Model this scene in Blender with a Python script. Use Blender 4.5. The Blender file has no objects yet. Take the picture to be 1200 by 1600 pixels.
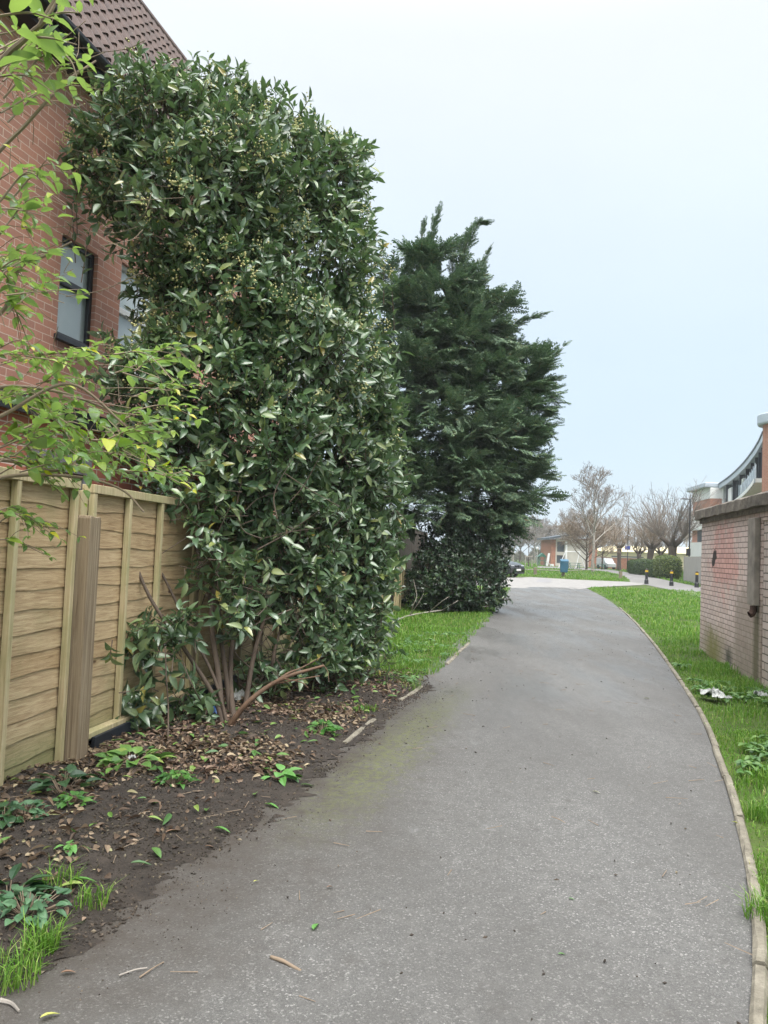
import bpy, math, random
import numpy as np
from mathutils import Vector, Matrix
from mathutils.geometry import tessellate_polygon

sc = bpy.context.scene
COL = sc.collection
rad = math.radians

# ------------------------------------------------------------------ camera
PITCH, ROLL, FPX = math.atan(59 / 1200), 0.04, 1200.0
CAM = np.array([0.0, 0.0, 1.5])
FW = np.array([0, math.cos(PITCH), math.sin(PITCH)])
_u = np.array([0, -math.sin(PITCH), math.cos(PITCH)])
_r = np.array([1.0, 0, 0])
RT = _r * math.cos(ROLL) + _u * math.sin(ROLL)
UP = _u * math.cos(ROLL) - _r * math.sin(ROLL)
cam_d = bpy.data.cameras.new('camera')
cam = bpy.data.objects.new('camera', cam_d)
COL.objects.link(cam)
cam_d.sensor_fit = 'AUTO'
cam_d.sensor_width = 36
cam_d.lens = FPX * 36 / 1600
cam_d.clip_start = 0.05
cam_d.clip_end = 3000
M4 = Matrix.Identity(4)
for i in range(3):
    M4[i][0], M4[i][1], M4[i][2], M4[i][3] = RT[i], UP[i], -FW[i], CAM[i]
cam.matrix_world = M4
sc.camera = cam
sc.render.resolution_x, sc.render.resolution_y = 768, 1024

# ------------------------------------------------------------------ light
SUN_EL, SUN_AZ = rad(58), rad(162)          # azimuth measured from +Y (ahead) towards +X
SUN_DIR = Vector((math.sin(SUN_AZ) * math.cos(SUN_EL), math.cos(SUN_AZ) * math.cos(SUN_EL), math.sin(SUN_EL)))
sun_d = bpy.data.lights.new('sun', 'SUN')
sun_d.energy = 1.5
sun_d.angle = rad(40)
sun_d.color = (1.0, 0.96, 0.9)
sun = bpy.data.objects.new('sun', sun_d)
COL.objects.link(sun)
sun.rotation_euler = (-SUN_DIR).to_track_quat('-Z', 'Y').to_euler()
sc.view_settings.view_transform = 'Standard'
sc.view_settings.look = 'None'
sc.view_settings.gamma = 1
sc.view_settings.exposure = 1.12

w = bpy.data.worlds.new('World')
sc.world = w
w.use_nodes = True
nt = w.node_tree
bg = nt.nodes['Background']
bg.inputs['Strength'].default_value = 0.1


class NG:
    """small helper to write node graphs"""
    def __init__(s, nt):
        s.nt = nt

    def n(s, typ, **kw):
        o = s.nt.nodes.new(typ)
        for k, v in kw.items():
            setattr(o, k, v)
        return o

    def put(s, sock, v):
        if isinstance(v, bpy.types.NodeSocket):
            s.nt.links.new(v, sock)
        elif v is not None:
            if hasattr(sock.default_value, '__len__') and not hasattr(v, '__len__'):
                v = (v,) * len(sock.default_value)
            if hasattr(v, '__len__') and len(sock.default_value) == 4 and len(v) == 3:
                v = (*v, 1)
            sock.default_value = v

    def math(s, op, a, b=None, c=None, clamp=False):
        o = s.n('ShaderNodeMath', operation=op, use_clamp=clamp)
        s.put(o.inputs[0], a)
        if b is not None:
            s.put(o.inputs[1], b)
        if c is not None:
            s.put(o.inputs[2], c)
        return o.outputs[0]

    def vmath(s, op, a, b=None):
        o = s.n('ShaderNodeVectorMath', operation=op)
        s.put(o.inputs[0], a)
        if b is not None:
            s.put(o.inputs[1], b)
        return o.outputs['Value'] if op in ('DOT_PRODUCT', 'LENGTH', 'DISTANCE') else o.outputs[0]

    def scale(s, v, k):
        o = s.n('ShaderNodeVectorMath', operation='SCALE')
        s.put(o.inputs[0], v)
        s.put(o.inputs['Scale'], k)
        return o.outputs[0]

    def mix(s, f, a, b, mode='MIX'):
        o = s.n('ShaderNodeMix', data_type='RGBA', blend_type=mode)
        s.put(o.inputs[0], f)
        s.put(o.inputs[6], a)
        s.put(o.inputs[7], b)
        return o.outputs[2]

    def ramp(s, f, stops, interp='LINEAR'):
        o = s.n('ShaderNodeValToRGB')
        cr = o.color_ramp
        cr.interpolation = interp
        while len(cr.elements) > 1:
            cr.elements.remove(cr.elements[-1])
        for i, (p, c) in enumerate(stops):
            e = cr.elements[0] if i == 0 else cr.elements.new(p)
            e.position = p
            e.color = (*c, 1) if hasattr(c, '__len__') else (c, c, c, 1)
        s.put(o.inputs[0], f)
        return o.outputs[0]

    def rng(s, f, a, b, c=0.0, d=1.0, smooth=True):
        o = s.n('ShaderNodeMapRange', interpolation_type='SMOOTHSTEP' if smooth else 'LINEAR')
        for i, v in enumerate((f, a, b, c, d)):
            s.put(o.inputs[i], v)
        return o.outputs[0]

    def noise(s, vec, scale, detail=4, rough=0.55, dist=0.0, col=False):
        o = s.n('ShaderNodeTexNoise')
        s.put(o.inputs['Vector'], vec)
        for k, v in (('Scale', scale), ('Detail', detail), ('Roughness', rough), ('Distortion', dist)):
            s.put(o.inputs[k], v)
        return o.outputs[1 if col else 0]

    def mapv(s, vec, scale=(1, 1, 1), loc=(0, 0, 0), rot=(0, 0, 0)):
        o = s.n('ShaderNodeMapping')
        s.put(o.inputs[0], vec)
        s.put(o.inputs['Location'], loc)
        s.put(o.inputs['Rotation'], rot)
        s.put(o.inputs['Scale'], scale)
        return o.outputs[0]

    def xyz(s, vec):
        o = s.n('ShaderNodeSeparateXYZ')
        s.put(o.inputs[0], vec)
        return o.outputs

    def comb(s, x, y, z):
        o = s.n('ShaderNodeCombineXYZ')
        for i, v in enumerate((x, y, z)):
            s.put(o.inputs[i], v)
        return o.outputs[0]


g = NG(nt)
tc = g.n('ShaderNodeTexCoord')
sky = g.n('ShaderNodeTexSky', sky_type='NISHITA', sun_disc=False, sun_elevation=SUN_EL, sun_rotation=SUN_AZ,
          air_density=1.0, dust_density=4.0, ozone_density=1.0)
z = g.xyz(tc.outputs['Generated'])[2]
base = g.ramp(z, [(0.0, (.70, .82, .90)), (.12, (.66, .80, .91)), (.25, (.68, .81, .935)), (.42, (.79, .885, .96)), (.58, (.90, .945, .975)), (1.0, (.95, .96, .97))])
glow = g.math('POWER', g.math('MAXIMUM', g.vmath('DOT_PRODUCT', tc.outputs['Generated'], tuple(SUN_DIR)), 0.0), 3.0)
base = g.mix(g.math('MULTIPLY', glow, .6), base, (.94, .96, .97))
cl = g.noise(g.mapv(tc.outputs['Generated'], (1, 1, 2.2)), 1.6, 4, .5)
gain = g.math('ADD', .52, g.math('MULTIPLY', g.rng(z, .56, 1.0), 2.35))      # a bright overcast zenith
gain = g.math('MULTIPLY', gain, g.math('ADD', 0.90, g.math('MULTIPLY', cl, .20)))
oc = g.scale(base, g.math('MULTIPLY', gain, 10.0))
nt.links.new(g.mix(.9, sky.outputs[0], oc), bg.inputs['Color'])

sc.cycles.max_bounces = 7
sc.cycles.diffuse_bounces = 5
sc.cycles.volume_bounces = 0
sc.cycles.glossy_bounces = 3
sc.cycles.transmission_bounces = 3
sc.cycles.transparent_max_bounces = 6
sc.cycles.use_denoising = True
sc.cycles.denoising_prefilter = "ACCURATE"
sc.cycles.denoising_input_passes = "RGB_ALBEDO_NORMAL"
sc.cycles.sample_clamp_indirect = 6

RNG = np.random.default_rng(7)
random.seed(7)


# ------------------------------------------------------------------ pixels of the 1200x1600 photograph -> places in the world
def ray(x, y):
    return FW * FPX + RT * (x - 600) - UP * (y - 800)


def P(x, y, d):                     # the point on that sight line at distance d ahead
    v = ray(x, y)
    return CAM + v * d / v[1]


def G(x, y, z=0.0):                 # the point of the ground under that pixel
    v = ray(x, y)
    return CAM + v * (z - 1.5) / v[2]


def nrm(a):
    a = np.asarray(a, float)
    return a / np.maximum(np.linalg.norm(a, axis=-1, keepdims=True), 1e-9)


# ------------------------------------------------------------------ materials
def new_mat(name):
    m = bpy.data.materials.new(name)
    m.use_nodes = True
    g = NG(m.node_tree)
    b = m.node_tree.nodes['Principled BSDF']
    g.bsdf = b
    g.out = m.node_tree.nodes['Material Output']
    g.obj = g.n('ShaderNodeTexCoord').outputs['Object']
    return m, g


def bump(g, h, strength=.3, dist=.01):
    o = g.n('ShaderNodeBump')
    o.inputs['Strength'].default_value = strength
    o.inputs['Distance'].default_value = dist
    g.put(o.inputs['Height'], h)
    g.put(g.bsdf.inputs['Normal'], o.outputs[0])


def pm(name, c, rough=.6, var=.18, scale=6, bscale=40, bstr=.15, bdist=.004, metal=0, spec=.5, stretch=(1, 1, 1)):
    m, g = new_mat(name)
    v = g.mapv(g.obj, stretch)
    n = g.noise(v, scale, 5, .6)
    c = np.array(c)
    g.put(g.bsdf.inputs['Base Color'], g.ramp(n, [(.3, tuple(c * (1 - var))), (.7, tuple(np.minimum(c * (1 + var), .95)))]))
    g.put(g.bsdf.inputs['Roughness'], g.rng(n, .3, .7, max(rough - .08, 0.02), min(rough + .08, 1)))
    g.put(g.bsdf.inputs['Metallic'], metal)
    g.put(g.bsdf.inputs['Specular IOR Level'], spec)
    if bstr:
        bump(g, g.noise(v, bscale, 4, .6), bstr, bdist)
    return m


def leaf_mat(name, stops, rough=.4, transl=.25, tcol=(.2, .4, .05), spec=.5, nscale=0.7, under=None):
    m, g = new_mat(name)
    geo = g.n('ShaderNodeNewGeometry')
    ri = geo.outputs['Random Per Island']
    col = g.ramp(ri, stops)
    big = g.noise(g.obj, nscale, 2, .5)
    col = g.mix(g.rng(big, .35, .65, 0, .35), col, g.mix(1.0, col, (.75, 1.0, .7), 'MULTIPLY'))
    if under is not None:
        col = g.mix(g.math('MULTIPLY', geo.outputs['Backfacing'], .8), col, under)
    g.put(g.bsdf.inputs['Base Color'], col)
    g.put(g.bsdf.inputs['Roughness'], g.rng(g.math('FRACT', g.math('MULTIPLY', ri, 7.3)), 0, 1, rough - .08, rough + .15, False))
    g.put(g.bsdf.inputs['Specular IOR Level'], spec)
    if transl:
        t = g.n('ShaderNodeBsdfTranslucent')
        g.put(t.inputs[0], g.mix(.5, col, tcol))
        mx = g.n('ShaderNodeMixShader')
        mx.inputs[0].default_value = transl
        m.node_tree.links.new(g.bsdf.outputs[0], mx.inputs[1])
        m.node_tree.links.new(t.outputs[0], mx.inputs[2])
        m.node_tree.links.new(mx.outputs[0], g.out.inputs[0])
    return m


def brick_mat(name, c1, c2, mortar, bump_s=.5, msize=.012, extra=None, plane='xz', bw=.225, bh=.075):
    m, g = new_mat(name)
    x, y, z = g.xyz(g.obj)[:3]
    v = g.comb(g.math('ADD', x, y), z, 0.0)
    wob = g.noise(g.obj, 9, 2, .5, col=True)
    v = g.vmath('ADD', v, g.scale(g.vmath('SUBTRACT', wob, (.5, .5, .5)), .012))
    b = g.n('ShaderNodeTexBrick')
    g.put(b.inputs['Vector'], v)
    g.put(b.inputs['Color1'], c1)
    g.put(b.inputs['Color2'], c2)
    g.put(b.inputs['Mortar'], mortar)
    for k, val in (('Scale', 1), ('Mortar Size', msize / 2), ('Mortar Smooth', .25), ('Bias', 0), ('Brick Width', bw), ('Row Height', bh)):
        b.inputs[k].default_value = val
    n = g.noise(g.obj, 60, 4, .65)
    n2 = g.noise(g.obj, 2.5, 4, .6)
    col = g.mix(g.rng(n, .3, .75, 0, .35), b.outputs[0], g.mix(1, b.outputs[0], (.6, .55, .55), 'MULTIPLY'))
    col = g.mix(g.rng(n2, .4, .7, 0, .3), col, g.mix(1, col, (1.15, 1.0, .9), 'MULTIPLY'))
    if extra:
        col = extra(g, col, n)
    g.put(g.bsdf.inputs['Base Color'], col)
    g.bsdf.inputs['Roughness'].default_value = .85
    bump(g, g.math('ADD', g.math('MULTIPLY', b.outputs['Fac'], -1.0), g.math('MULTIPLY', n, .5)), bump_s, .008)
    return m


# ------------------------------------------------------------------ mesh helpers
class MB:
    def __init__(s):
        s.V, s.F, s.n = [], [], 0

    def add(s, V, *groups):
        V = np.asarray(V, float).reshape(-1, 3)
        s.V.append(V)
        for f in groups:
            if isinstance(f, np.ndarray):
                if len(f):
                    s.F.append(f + s.n)
            else:
                for q in f:
                    s.F.append(np.array([q]) + s.n)
        s.n += len(V)
        return s

    def box(s, x0, x1, y0, y1, z0, z1):
        V = [(x, y, z) for z in (z0, z1) for y in (y0, y1) for x in (x0, x1)]
        return s.add(V, np.array([(0, 2, 3, 1), (4, 5, 7, 6), (0, 1, 5, 4), (2, 6, 7, 3), (0, 4, 6, 2), (1, 3, 7, 5)]))

    def prism(s, poly, y0, y1, axis='y'):       # polygon in xz pushed along y (or in xy pushed along z)
        n = len(poly)
        mk = (lambda a, b, t: (a, t, b)) if axis == 'y' else ((lambda a, b, t: (a, b, t)) if axis == 'z' else (lambda a, b, t: (t, a, b)))
        V = [mk(a, b, y0) for a, b in poly] + [mk(a, b, y1) for a, b in poly]
        q = [(i, (i + 1) % n, n + (i + 1) % n, n + i) for i in range(n)]
        return s.add(V, q + [tuple(range(n - 1, -1, -1)), tuple(range(n, 2 * n))])

    def tube(s, pts, r, k=8, cap=True):
        pts = np.asarray(pts, float)
        n = len(pts)
        r = np.broadcast_to(np.asarray(r, float), (n,)) if np.ndim(r) == 0 else np.interp(np.linspace(0, 1, n), np.linspace(0, 1, len(r)), r)
        t = nrm(np.gradient(pts, axis=0))
        up = np.array([0, 0, 1.0]) if abs(t[0][2]) < .9 else np.array([1.0, 0, 0])
        a = nrm(np.cross(t[0], up))
        V = []
        for i in range(n):
            a = nrm(a - t[i] * np.dot(a, t[i]))
            b = np.cross(t[i], a)
            th = np.arange(k) * 2 * np.pi / k
            V.append(pts[i] + r[i] * (np.cos(th)[:, None] * a + np.sin(th)[:, None] * b))
        V = np.concatenate(V)
        i, j = np.meshgrid(np.arange(n - 1), np.arange(k), indexing='ij')
        q = np.stack([i * k + j, i * k + (j + 1) % k, (i + 1) * k + (j + 1) % k, (i + 1) * k + j], -1).reshape(-1, 4)
        s.add(V, q)
        if cap:
            s.F.append(np.array([list(range(k))[::-1]]) + s.n - n * k)
            s.F.append(np.array([list(range(k))]) + s.n - k)
        return s

    def lathe(s, prof, c=(0, 0, 0), k=16):
        n = len(prof)
        th = np.arange(k) * 2 * np.pi / k
        V = np.array([(c[0] + r * math.cos(t), c[1] + r * math.sin(t), c[2] + z) for r, z in prof for t in th])
        i, j = np.meshgrid(np.arange(n - 1), np.arange(k), indexing='ij')
        q = np.stack([i * k + j, i * k + (j + 1) % k, (i + 1) * k + (j + 1) % k, (i + 1) * k + j], -1).reshape(-1, 4)
        return s.add(V, q)

    def segs(s, p0, p1, r0, r1, k=4):           # many loose limb pieces at once
        p0, p1 = np.asarray(p0, float), np.asarray(p1, float)
        N = len(p0)
        if not N:
            return s
        r0, r1 = np.broadcast_to(r0, (N,)), np.broadcast_to(r1, (N,))
        t = nrm(p1 - p0)
        up = np.where(np.abs(t[:, 2:3]) < .9, [[0, 0, 1.0]], [[1.0, 0, 0]])
        a = nrm(np.cross(t, up))
        b = np.cross(t, a)
        th = np.arange(k) * 2 * np.pi / k
        ring = np.cos(th)[None, :, None] * a[:, None] + np.sin(th)[None, :, None] * b[:, None]
        V = np.concatenate([p0[:, None] + ring * r0[:, None, None], p1[:, None] + ring * r1[:, None, None]], 1).reshape(-1, 3)
        j = np.arange(k)
        q = np.stack([j, (j + 1) % k, k + (j + 1) % k, k + j], -1)
        return s.add(V, (q[None] + (np.arange(N) * 2 * k)[:, None, None]).reshape(-1, 4))

    def inst(s, pos, X, Y, Z, T, tris):         # a template set down many times; X, Y, Z already carry the scale
        T = np.asarray(T, float)
        V = pos[:, None] + T[None, :, 0:1] * X[:, None] + T[None, :, 1:2] * Y[:, None] + T[None, :, 2:3] * Z[:, None]
        tris = np.asarray(tris)
        return s.add(V.reshape(-1, 3), (tris[None] + (np.arange(len(pos)) * len(T))[:, None, None]).reshape(-1, tris.shape[1]))

    def build(s, name, mat, parent=None, smooth=False, bevel=0, world=False):
        me = bpy.data.meshes.new(name)
        V = np.concatenate(s.V)
        tot = np.concatenate([np.full(len(f), f.shape[1]) for f in s.F])
        loops = np.concatenate([f.ravel() for f in s.F])
        me.vertices.add(len(V))
        me.vertices.foreach_set('co', V.ravel().astype(np.float32))
        me.loops.add(len(loops))
        me.loops.foreach_set('vertex_index', loops.astype(np.int32))
        me.polygons.add(len(tot))
        me.polygons.foreach_set('loop_start', np.concatenate([[0], np.cumsum(tot)[:-1]]).astype(np.int32))
        me.polygons.foreach_set('use_smooth', np.full(len(tot), smooth))
        me.update(calc_edges=True)
        me.materials.append(mat)
        o = bpy.data.objects.new(name, me)
        COL.objects.link(o)
        if parent is not None:
            o.parent = parent
            if world:
                rt = parent
                m = Matrix.Identity(4)
                while rt is not None:
                    m = rt.matrix_parent_inverse @ (Matrix.Translation(rt.location) @ rt.rotation_euler.to_matrix().to_4x4()) @ m
                    rt = rt.parent
                o.matrix_parent_inverse = m.inverted()
        if bevel:
            b = o.modifiers.new('bevel', 'BEVEL')
            b.width = bevel
            b.segments = 2
            b.limit_method = 'ANGLE'
        return o


def tag(o, label=None, cat=None, group=None, kind=None):
    for k, v in (('label', label), ('category', cat), ('group', group), ('kind', kind)):
        if v:
            o[k] = v
    return o


def thing(name, label, cat, loc=(0, 0, 0), rz=0, group=None):
    o = bpy.data.objects.new(name, None)
    COL.objects.link(o)
    o.location = tuple(loc)
    o.rotation_euler = (0, 0, rz)
    o.empty_display_size = .2
    return tag(o, label, cat, group)


def copy_tree(o, loc=None, rz=None, label=None, parent=None):
    c = o.copy()
    COL.objects.link(c)
    if parent is not None:
        c.parent = parent
    if loc is not None:
        c.location = tuple(loc)
    if rz is not None:
        c.rotation_euler = (0, 0, rz)
    if label:
        c['label'] = label
    for ch in list(o.children):
        copy_tree(ch, parent=c)
    return c


def sheet(name, poly, z, mat, **kw):
    pts = [Vector((p[0], p[1], 0)) for p in poly]
    m = MB().add([(p.x, p.y, z) for p in pts], np.array([t if (pts[t[1]] - pts[t[0]]).cross(pts[t[2]] - pts[t[0]]).z > 0 else t[::-1] for t in tessellate_polygon([pts])]))
    o = m.build(name, mat)
    return tag(o, kind='structure', **kw)


def smooth_line(pts, n=40):
    """Catmull-Rom through the points"""
    p = np.asarray(pts, float)
    p = np.vstack([2 * p[0] - p[1], p, 2 * p[-1] - p[-2]])
    out = []
    m = len(p) - 3
    for i in range(m):
        t = np.linspace(0, 1, max(2, n // m), endpoint=(i == m - 1))[:, None]
        a, b, c, d = p[i], p[i + 1], p[i + 2], p[i + 3]
        out.append(.5 * ((2 * b) + (-a + c) * t + (2 * a - 5 * b + 4 * c - d) * t ** 2 + (-a + 3 * b - 3 * c + d) * t ** 3))
    return np.concatenate(out)


def inside(poly, pts):
    poly = np.asarray(poly)[:, :2]
    x, y = pts[:, 0], pts[:, 1]
    r = np.zeros(len(pts), bool)
    j = len(poly) - 1
    for i in range(len(poly)):
        xi, yi, xj, yj = *poly[i], *poly[j]
        c = ((yi > y) != (yj > y)) & (x < (xj - xi) * (y - yi) / ((yj - yi) or 1e-12) + xi)
        r ^= c
        j = i
    return r


_sx, _sy = (.16, .40, .66, .87), (.66, 1.0, .84, .42)
LEAF_T = [(0, 0, 0)] + [(x, 0, 0) for x in _sx] + [(1, 0, 0)] + [(x - .02, y, 0) for x, y in zip(_sx, _sy)] + [(x - .02, -y, 0) for x, y in zip(_sx, _sy)]
LEAF_F = [(0, 1, 6), (0, 10, 1), (4, 5, 9), (4, 13, 5)]
for _i in range(3):
    LEAF_F += [(1 + _i, 2 + _i, 7 + _i), (1 + _i, 7 + _i, 6 + _i), (1 + _i, 10 + _i, 11 + _i), (1 + _i, 11 + _i, 2 + _i)]


def add_leaves(mb, pos, d, up, L, W, fold=.35, droop=.18):
    x = nrm(d)
    y = nrm(np.cross(up, x))
    zz = np.cross(x, y)
    T = np.array(LEAF_T)
    T[:, 2] = fold * np.abs(T[:, 1]) ** 1.3 * .3 - droop * T[:, 0] ** 2
    L = np.broadcast_to(L, (len(pos),))[:, None]
    W = np.broadcast_to(W, (len(pos),))[:, None]
    T2 = T.copy()
    mb.inst(pos, x * L, y * W, zz * L, T2, LEAF_F)


def rdir(n, rng=RNG):
    return nrm(rng.normal(size=(n, 3)))


# ================================================================== THE GROUND
def edge(px):
    return smooth_line([G(x, y) for x, y in px], 80)


RIGHT_EDGE = edge([(1164, 1760), (1172, 1600), (1178, 1500), (1172, 1400), (1150, 1290), (1124, 1200), (1088, 1110), (1050, 1050), (1014, 1000), (980, 962), (948, 936), (916, 919)])
LEFT_EDGE = edge([(-700, 1760), (-200, 1600), (60, 1500), (230, 1390), (380, 1290), (480, 1212), (556, 1152), (616, 1104), (664, 1072), (730, 1010), (772, 962), (792, 932), (800, 917)])

# lawn sheet reaching to the horizon
m_lawn, g = new_mat('lawn_ground')
n = g.noise(g.obj, .8, 4, .6)
n2 = g.noise(g.obj, 30, 4, .7)
c = g.mix(g.rng(n, .35, .65), (.045, .085, .014), (.075, .115, .024))
c = g.mix(g.rng(n2, .40, .7, 0, .75), c, (.05, .048, .022))
g.put(g.bsdf.inputs['Base Color'], c)
g.bsdf.inputs['Roughness'].default_value = .9
g.bsdf.inputs['Specular IOR Level'].default_value = .2
bump(g, n2, .6, .02)
sheet('lawn', [(-900, -60), (900, -60), (900, 1500), (-900, 1500)], -.012, m_lawn)

# tarmac path
m_tar, g = new_mat('tarmac')
vor = g.n('ShaderNodeTexVoronoi', feature='F1')
g.put(vor.inputs['Vector'], g.obj)
vor.inputs['Scale'].default_value = 150
chip = g.xyz(vor.outputs['Color'])[0]
vor2 = g.n('ShaderNodeTexVoronoi', feature='F1')
g.put(vor2.inputs['Vector'], g.obj)
vor2.inputs['Scale'].default_value = 340
chip2 = g.xyz(vor2.outputs['Color'])[1]
fine = g.noise(g.obj, 380, 3, .7)
mid = g.noise(g.obj, 14, 5, .62)
big = g.noise(g.mapv(g.obj, (.9, .35, 1)), 1.1, 5, .6)
c = g.ramp(chip, [(0, (.055, .054, .053)), (.5, (.105, .102, .099)), (.84, (.135, .131, .127)), (.93, (.30, .295, .285)), (1, (.58, .57, .55))])
c = g.mix(.5, c, g.ramp(chip2, [(0, (.055, .054, .053)), (.6, (.12, .117, .113)), (.93, (.17, .165, .16)), (1, (.4, .39, .37))]))
c = g.mix(g.rng(fine, .35, .7, 0, .5), c, (.05, .049, .048))
c = g.mix(g.rng(mid, .4, .75, 0, .45), c, (.155, .15, .145))
c = g.mix(g.rng(big, .35, .62, 0, .5), c, (.07, .066, .062))
spot = g.noise(g.obj, 5.5, 5, .7)
c = g.mix(g.rng(spot, .55, .72, 0, .5), c, (.062, .057, .052))
px_, py_, pz_ = g.xyz(g.obj)[:3]
# brown dirt trodden in from the soil bed, along the near left edge
at_ = g.n('ShaderNodeAttribute', attribute_name='edge_distance')
dn = g.noise(g.obj, 3.2, 6, .72)
dd = g.math('ADD', at_.outputs['Fac'], g.math('MULTIPLY', g.math('SUBTRACT', dn, .5), 1.1))
dirt = g.math('MULTIPLY', g.math('POWER', g.rng(dd, .95, -.05, smooth=False), 1.5), g.rng(py_, 10.5, 6.5))
c = g.mix(g.math('MULTIPLY', dirt, .95), c, g.mix(g.rng(fine, .3, .7), (.026, .019, .014), (.062, .048, .037)))
# mossy tyre line
mx_ = g.math('SUBTRACT', px_, g.math('ADD', -.28, g.math('MULTIPLY', g.math('SUBTRACT', py_, 4.2), .27)))
mossn = g.rng(g.noise(g.obj, 24, 5, .75), .38, .62)
moss = g.math('MULTIPLY', g.rng(g.math('ABSOLUTE', g.math('ADD', mx_, g.math('MULTIPLY', g.math('SUBTRACT', mid, .5), .7))), .34, .02), g.math('MULTIPLY', g.rng(py_, 3.6, 5.2), g.rng(py_, 9.5, 6.6)))
c = g.mix(g.math('MULTIPLY', g.math('MULTIPLY', moss, mossn), .85), c, (.105, .115, .038))
# pale patches scattered by noise
pal = g.rng(g.noise(g.mapv(g.obj, (1.2, .8, 1), (3.1, 1.7, 0)), 1.9, 5, .65), .64, .76)
c = g.mix(g.math('MULTIPLY', pal, .45), c, (.24, .245, .25))
c = g.mix(1.0, c, (.95, .95, .93), 'MULTIPLY')
g.put(g.bsdf.inputs['Base Color'], c)
wet = g.rng(g.noise(g.mapv(g.obj, (1.1, .22, 1), (.3, 5.2, 0)), 1.3, 4, .6), .40, .62)
wet = g.math('MULTIPLY', wet, g.rng(py_, 5, 9))
g.put(g.bsdf.inputs['Roughness'], g.math('SUBTRACT', g.rng(fine, .2, .8, .62, .8), g.math('MULTIPLY', wet, .36)))
bump(g, g.math('ADD', g.math('MULTIPLY', vor.outputs['Distance'], -.8), g.math('ADD', g.math('MULTIPLY', vor2.outputs['Distance'], -.4), g.math('MULTIPLY', mid, .4))), .55, .006)

# the path as a strip, a hair of camber and unevenness
N = 130
ri = np.stack([np.interp(np.linspace(0, 1, N), np.linspace(0, 1, len(RIGHT_EDGE)), RIGHT_EDGE[:, k]) for k in range(3)], 1)
le = np.stack([np.interp(np.linspace(0, 1, N), np.linspace(0, 1, len(LEFT_EDGE)), LEFT_EDGE[:, k]) for k in range(3)], 1)
K = 40
V = []
for i in range(N):
    for k in range(K):
        q = le[i] + (ri[i] - le[i]) * k / (K - 1)
        V.append((q[0] - (.25 if k == 0 else 0), q[1], .003 + .012 * math.sin(math.pi * k / (K - 1)) + .003 * math.sin(q[1] * 1.7 + k)))
q = np.array([(i * K + k, i * K + k + 1, (i + 1) * K + k + 1, (i + 1) * K + k) for i in range(N - 1) for k in range(K - 1)])
po = tag(MB().add(V, q).build('path', m_tar, smooth=True), kind='structure')
ea = po.data.attributes.new('edge_distance', 'FLOAT', 'POINT')
ea.data.foreach_set('value', np.array([np.linalg.norm(ri[i] - le[i]) * k / (K - 1) * .8 for i in range(N) for k in range(K)], np.float32))

# paler concrete crossing and the two footpaths beyond
m_conc, g = new_mat('concrete')
n = g.noise(g.obj, 2.2, 6, .65)
n2 = g.noise(g.obj, 60, 4, .7)
c = g.ramp(n, [(.3, (.16, .152, .144)), (.5, (.235, .222, .21)), (.7, (.30, .285, .27))])
c = g.mix(g.rng(n2, .4, .7, 0, .35), c, (.14, .13, .12))
g.put(g.bsdf.inputs['Base Color'], c)
g.bsdf.inputs['Roughness'].default_value = .7
bump(g, n2, .3, .006)
m_slab = pm('old_tarmac', (.16, .152, .146), .75, .3, 1.2, 60, .3)
CROSS = [G(x, y) for x, y in [(650, 911), (790, 903), (830, 902), (900, 906), (985, 909.5), (1010, 913), (1000, 914.5), (930, 917.5), (905, 921), (800, 919), (650, 926)]]
sheet('crossing', CROSS, .010, m_conc)
sheet('footpath', [G(x, y) for x, y in [(985, 909.5), (976, 900.5), (945, 893.5), (905, 890), (840, 887), (840, 884.8), (905, 886.8), (955, 890.6), (1000, 897.5), (1040, 906.5), (1092, 917), (1250, 945), (1250, 966), (1092, 933), (1050, 922.5), (1010, 914)]], .006, m_slab)
sheet('access_cover', [G(x, y) for x, y in [(841, 904.5), (862, 905), (861, 910.5), (837, 910)]], .014, pm('iron_cover', (.2, .19, .19), .6, .2, 5))

# concrete edging stones along the right side
m_edg, g = new_mat('edging_stone')
n = g.noise(g.obj, 7, 6, .7)
n2 = g.noise(g.obj, 90, 4, .7)
c = g.ramp(n, [(.3, (.09, .08, .06)), (.5, (.19, .17, .13)), (.7, (.29, .265, .21))])
c = g.mix(g.rng(n2, .45, .7, 0, .5), c, (.12, .105, .08))
g.put(g.bsdf.inputs['Base Color'], c)
g.bsdf.inputs['Roughness'].default_value = .9
bump(g, g.math('ADD', n, n2), .6, .01)


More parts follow.
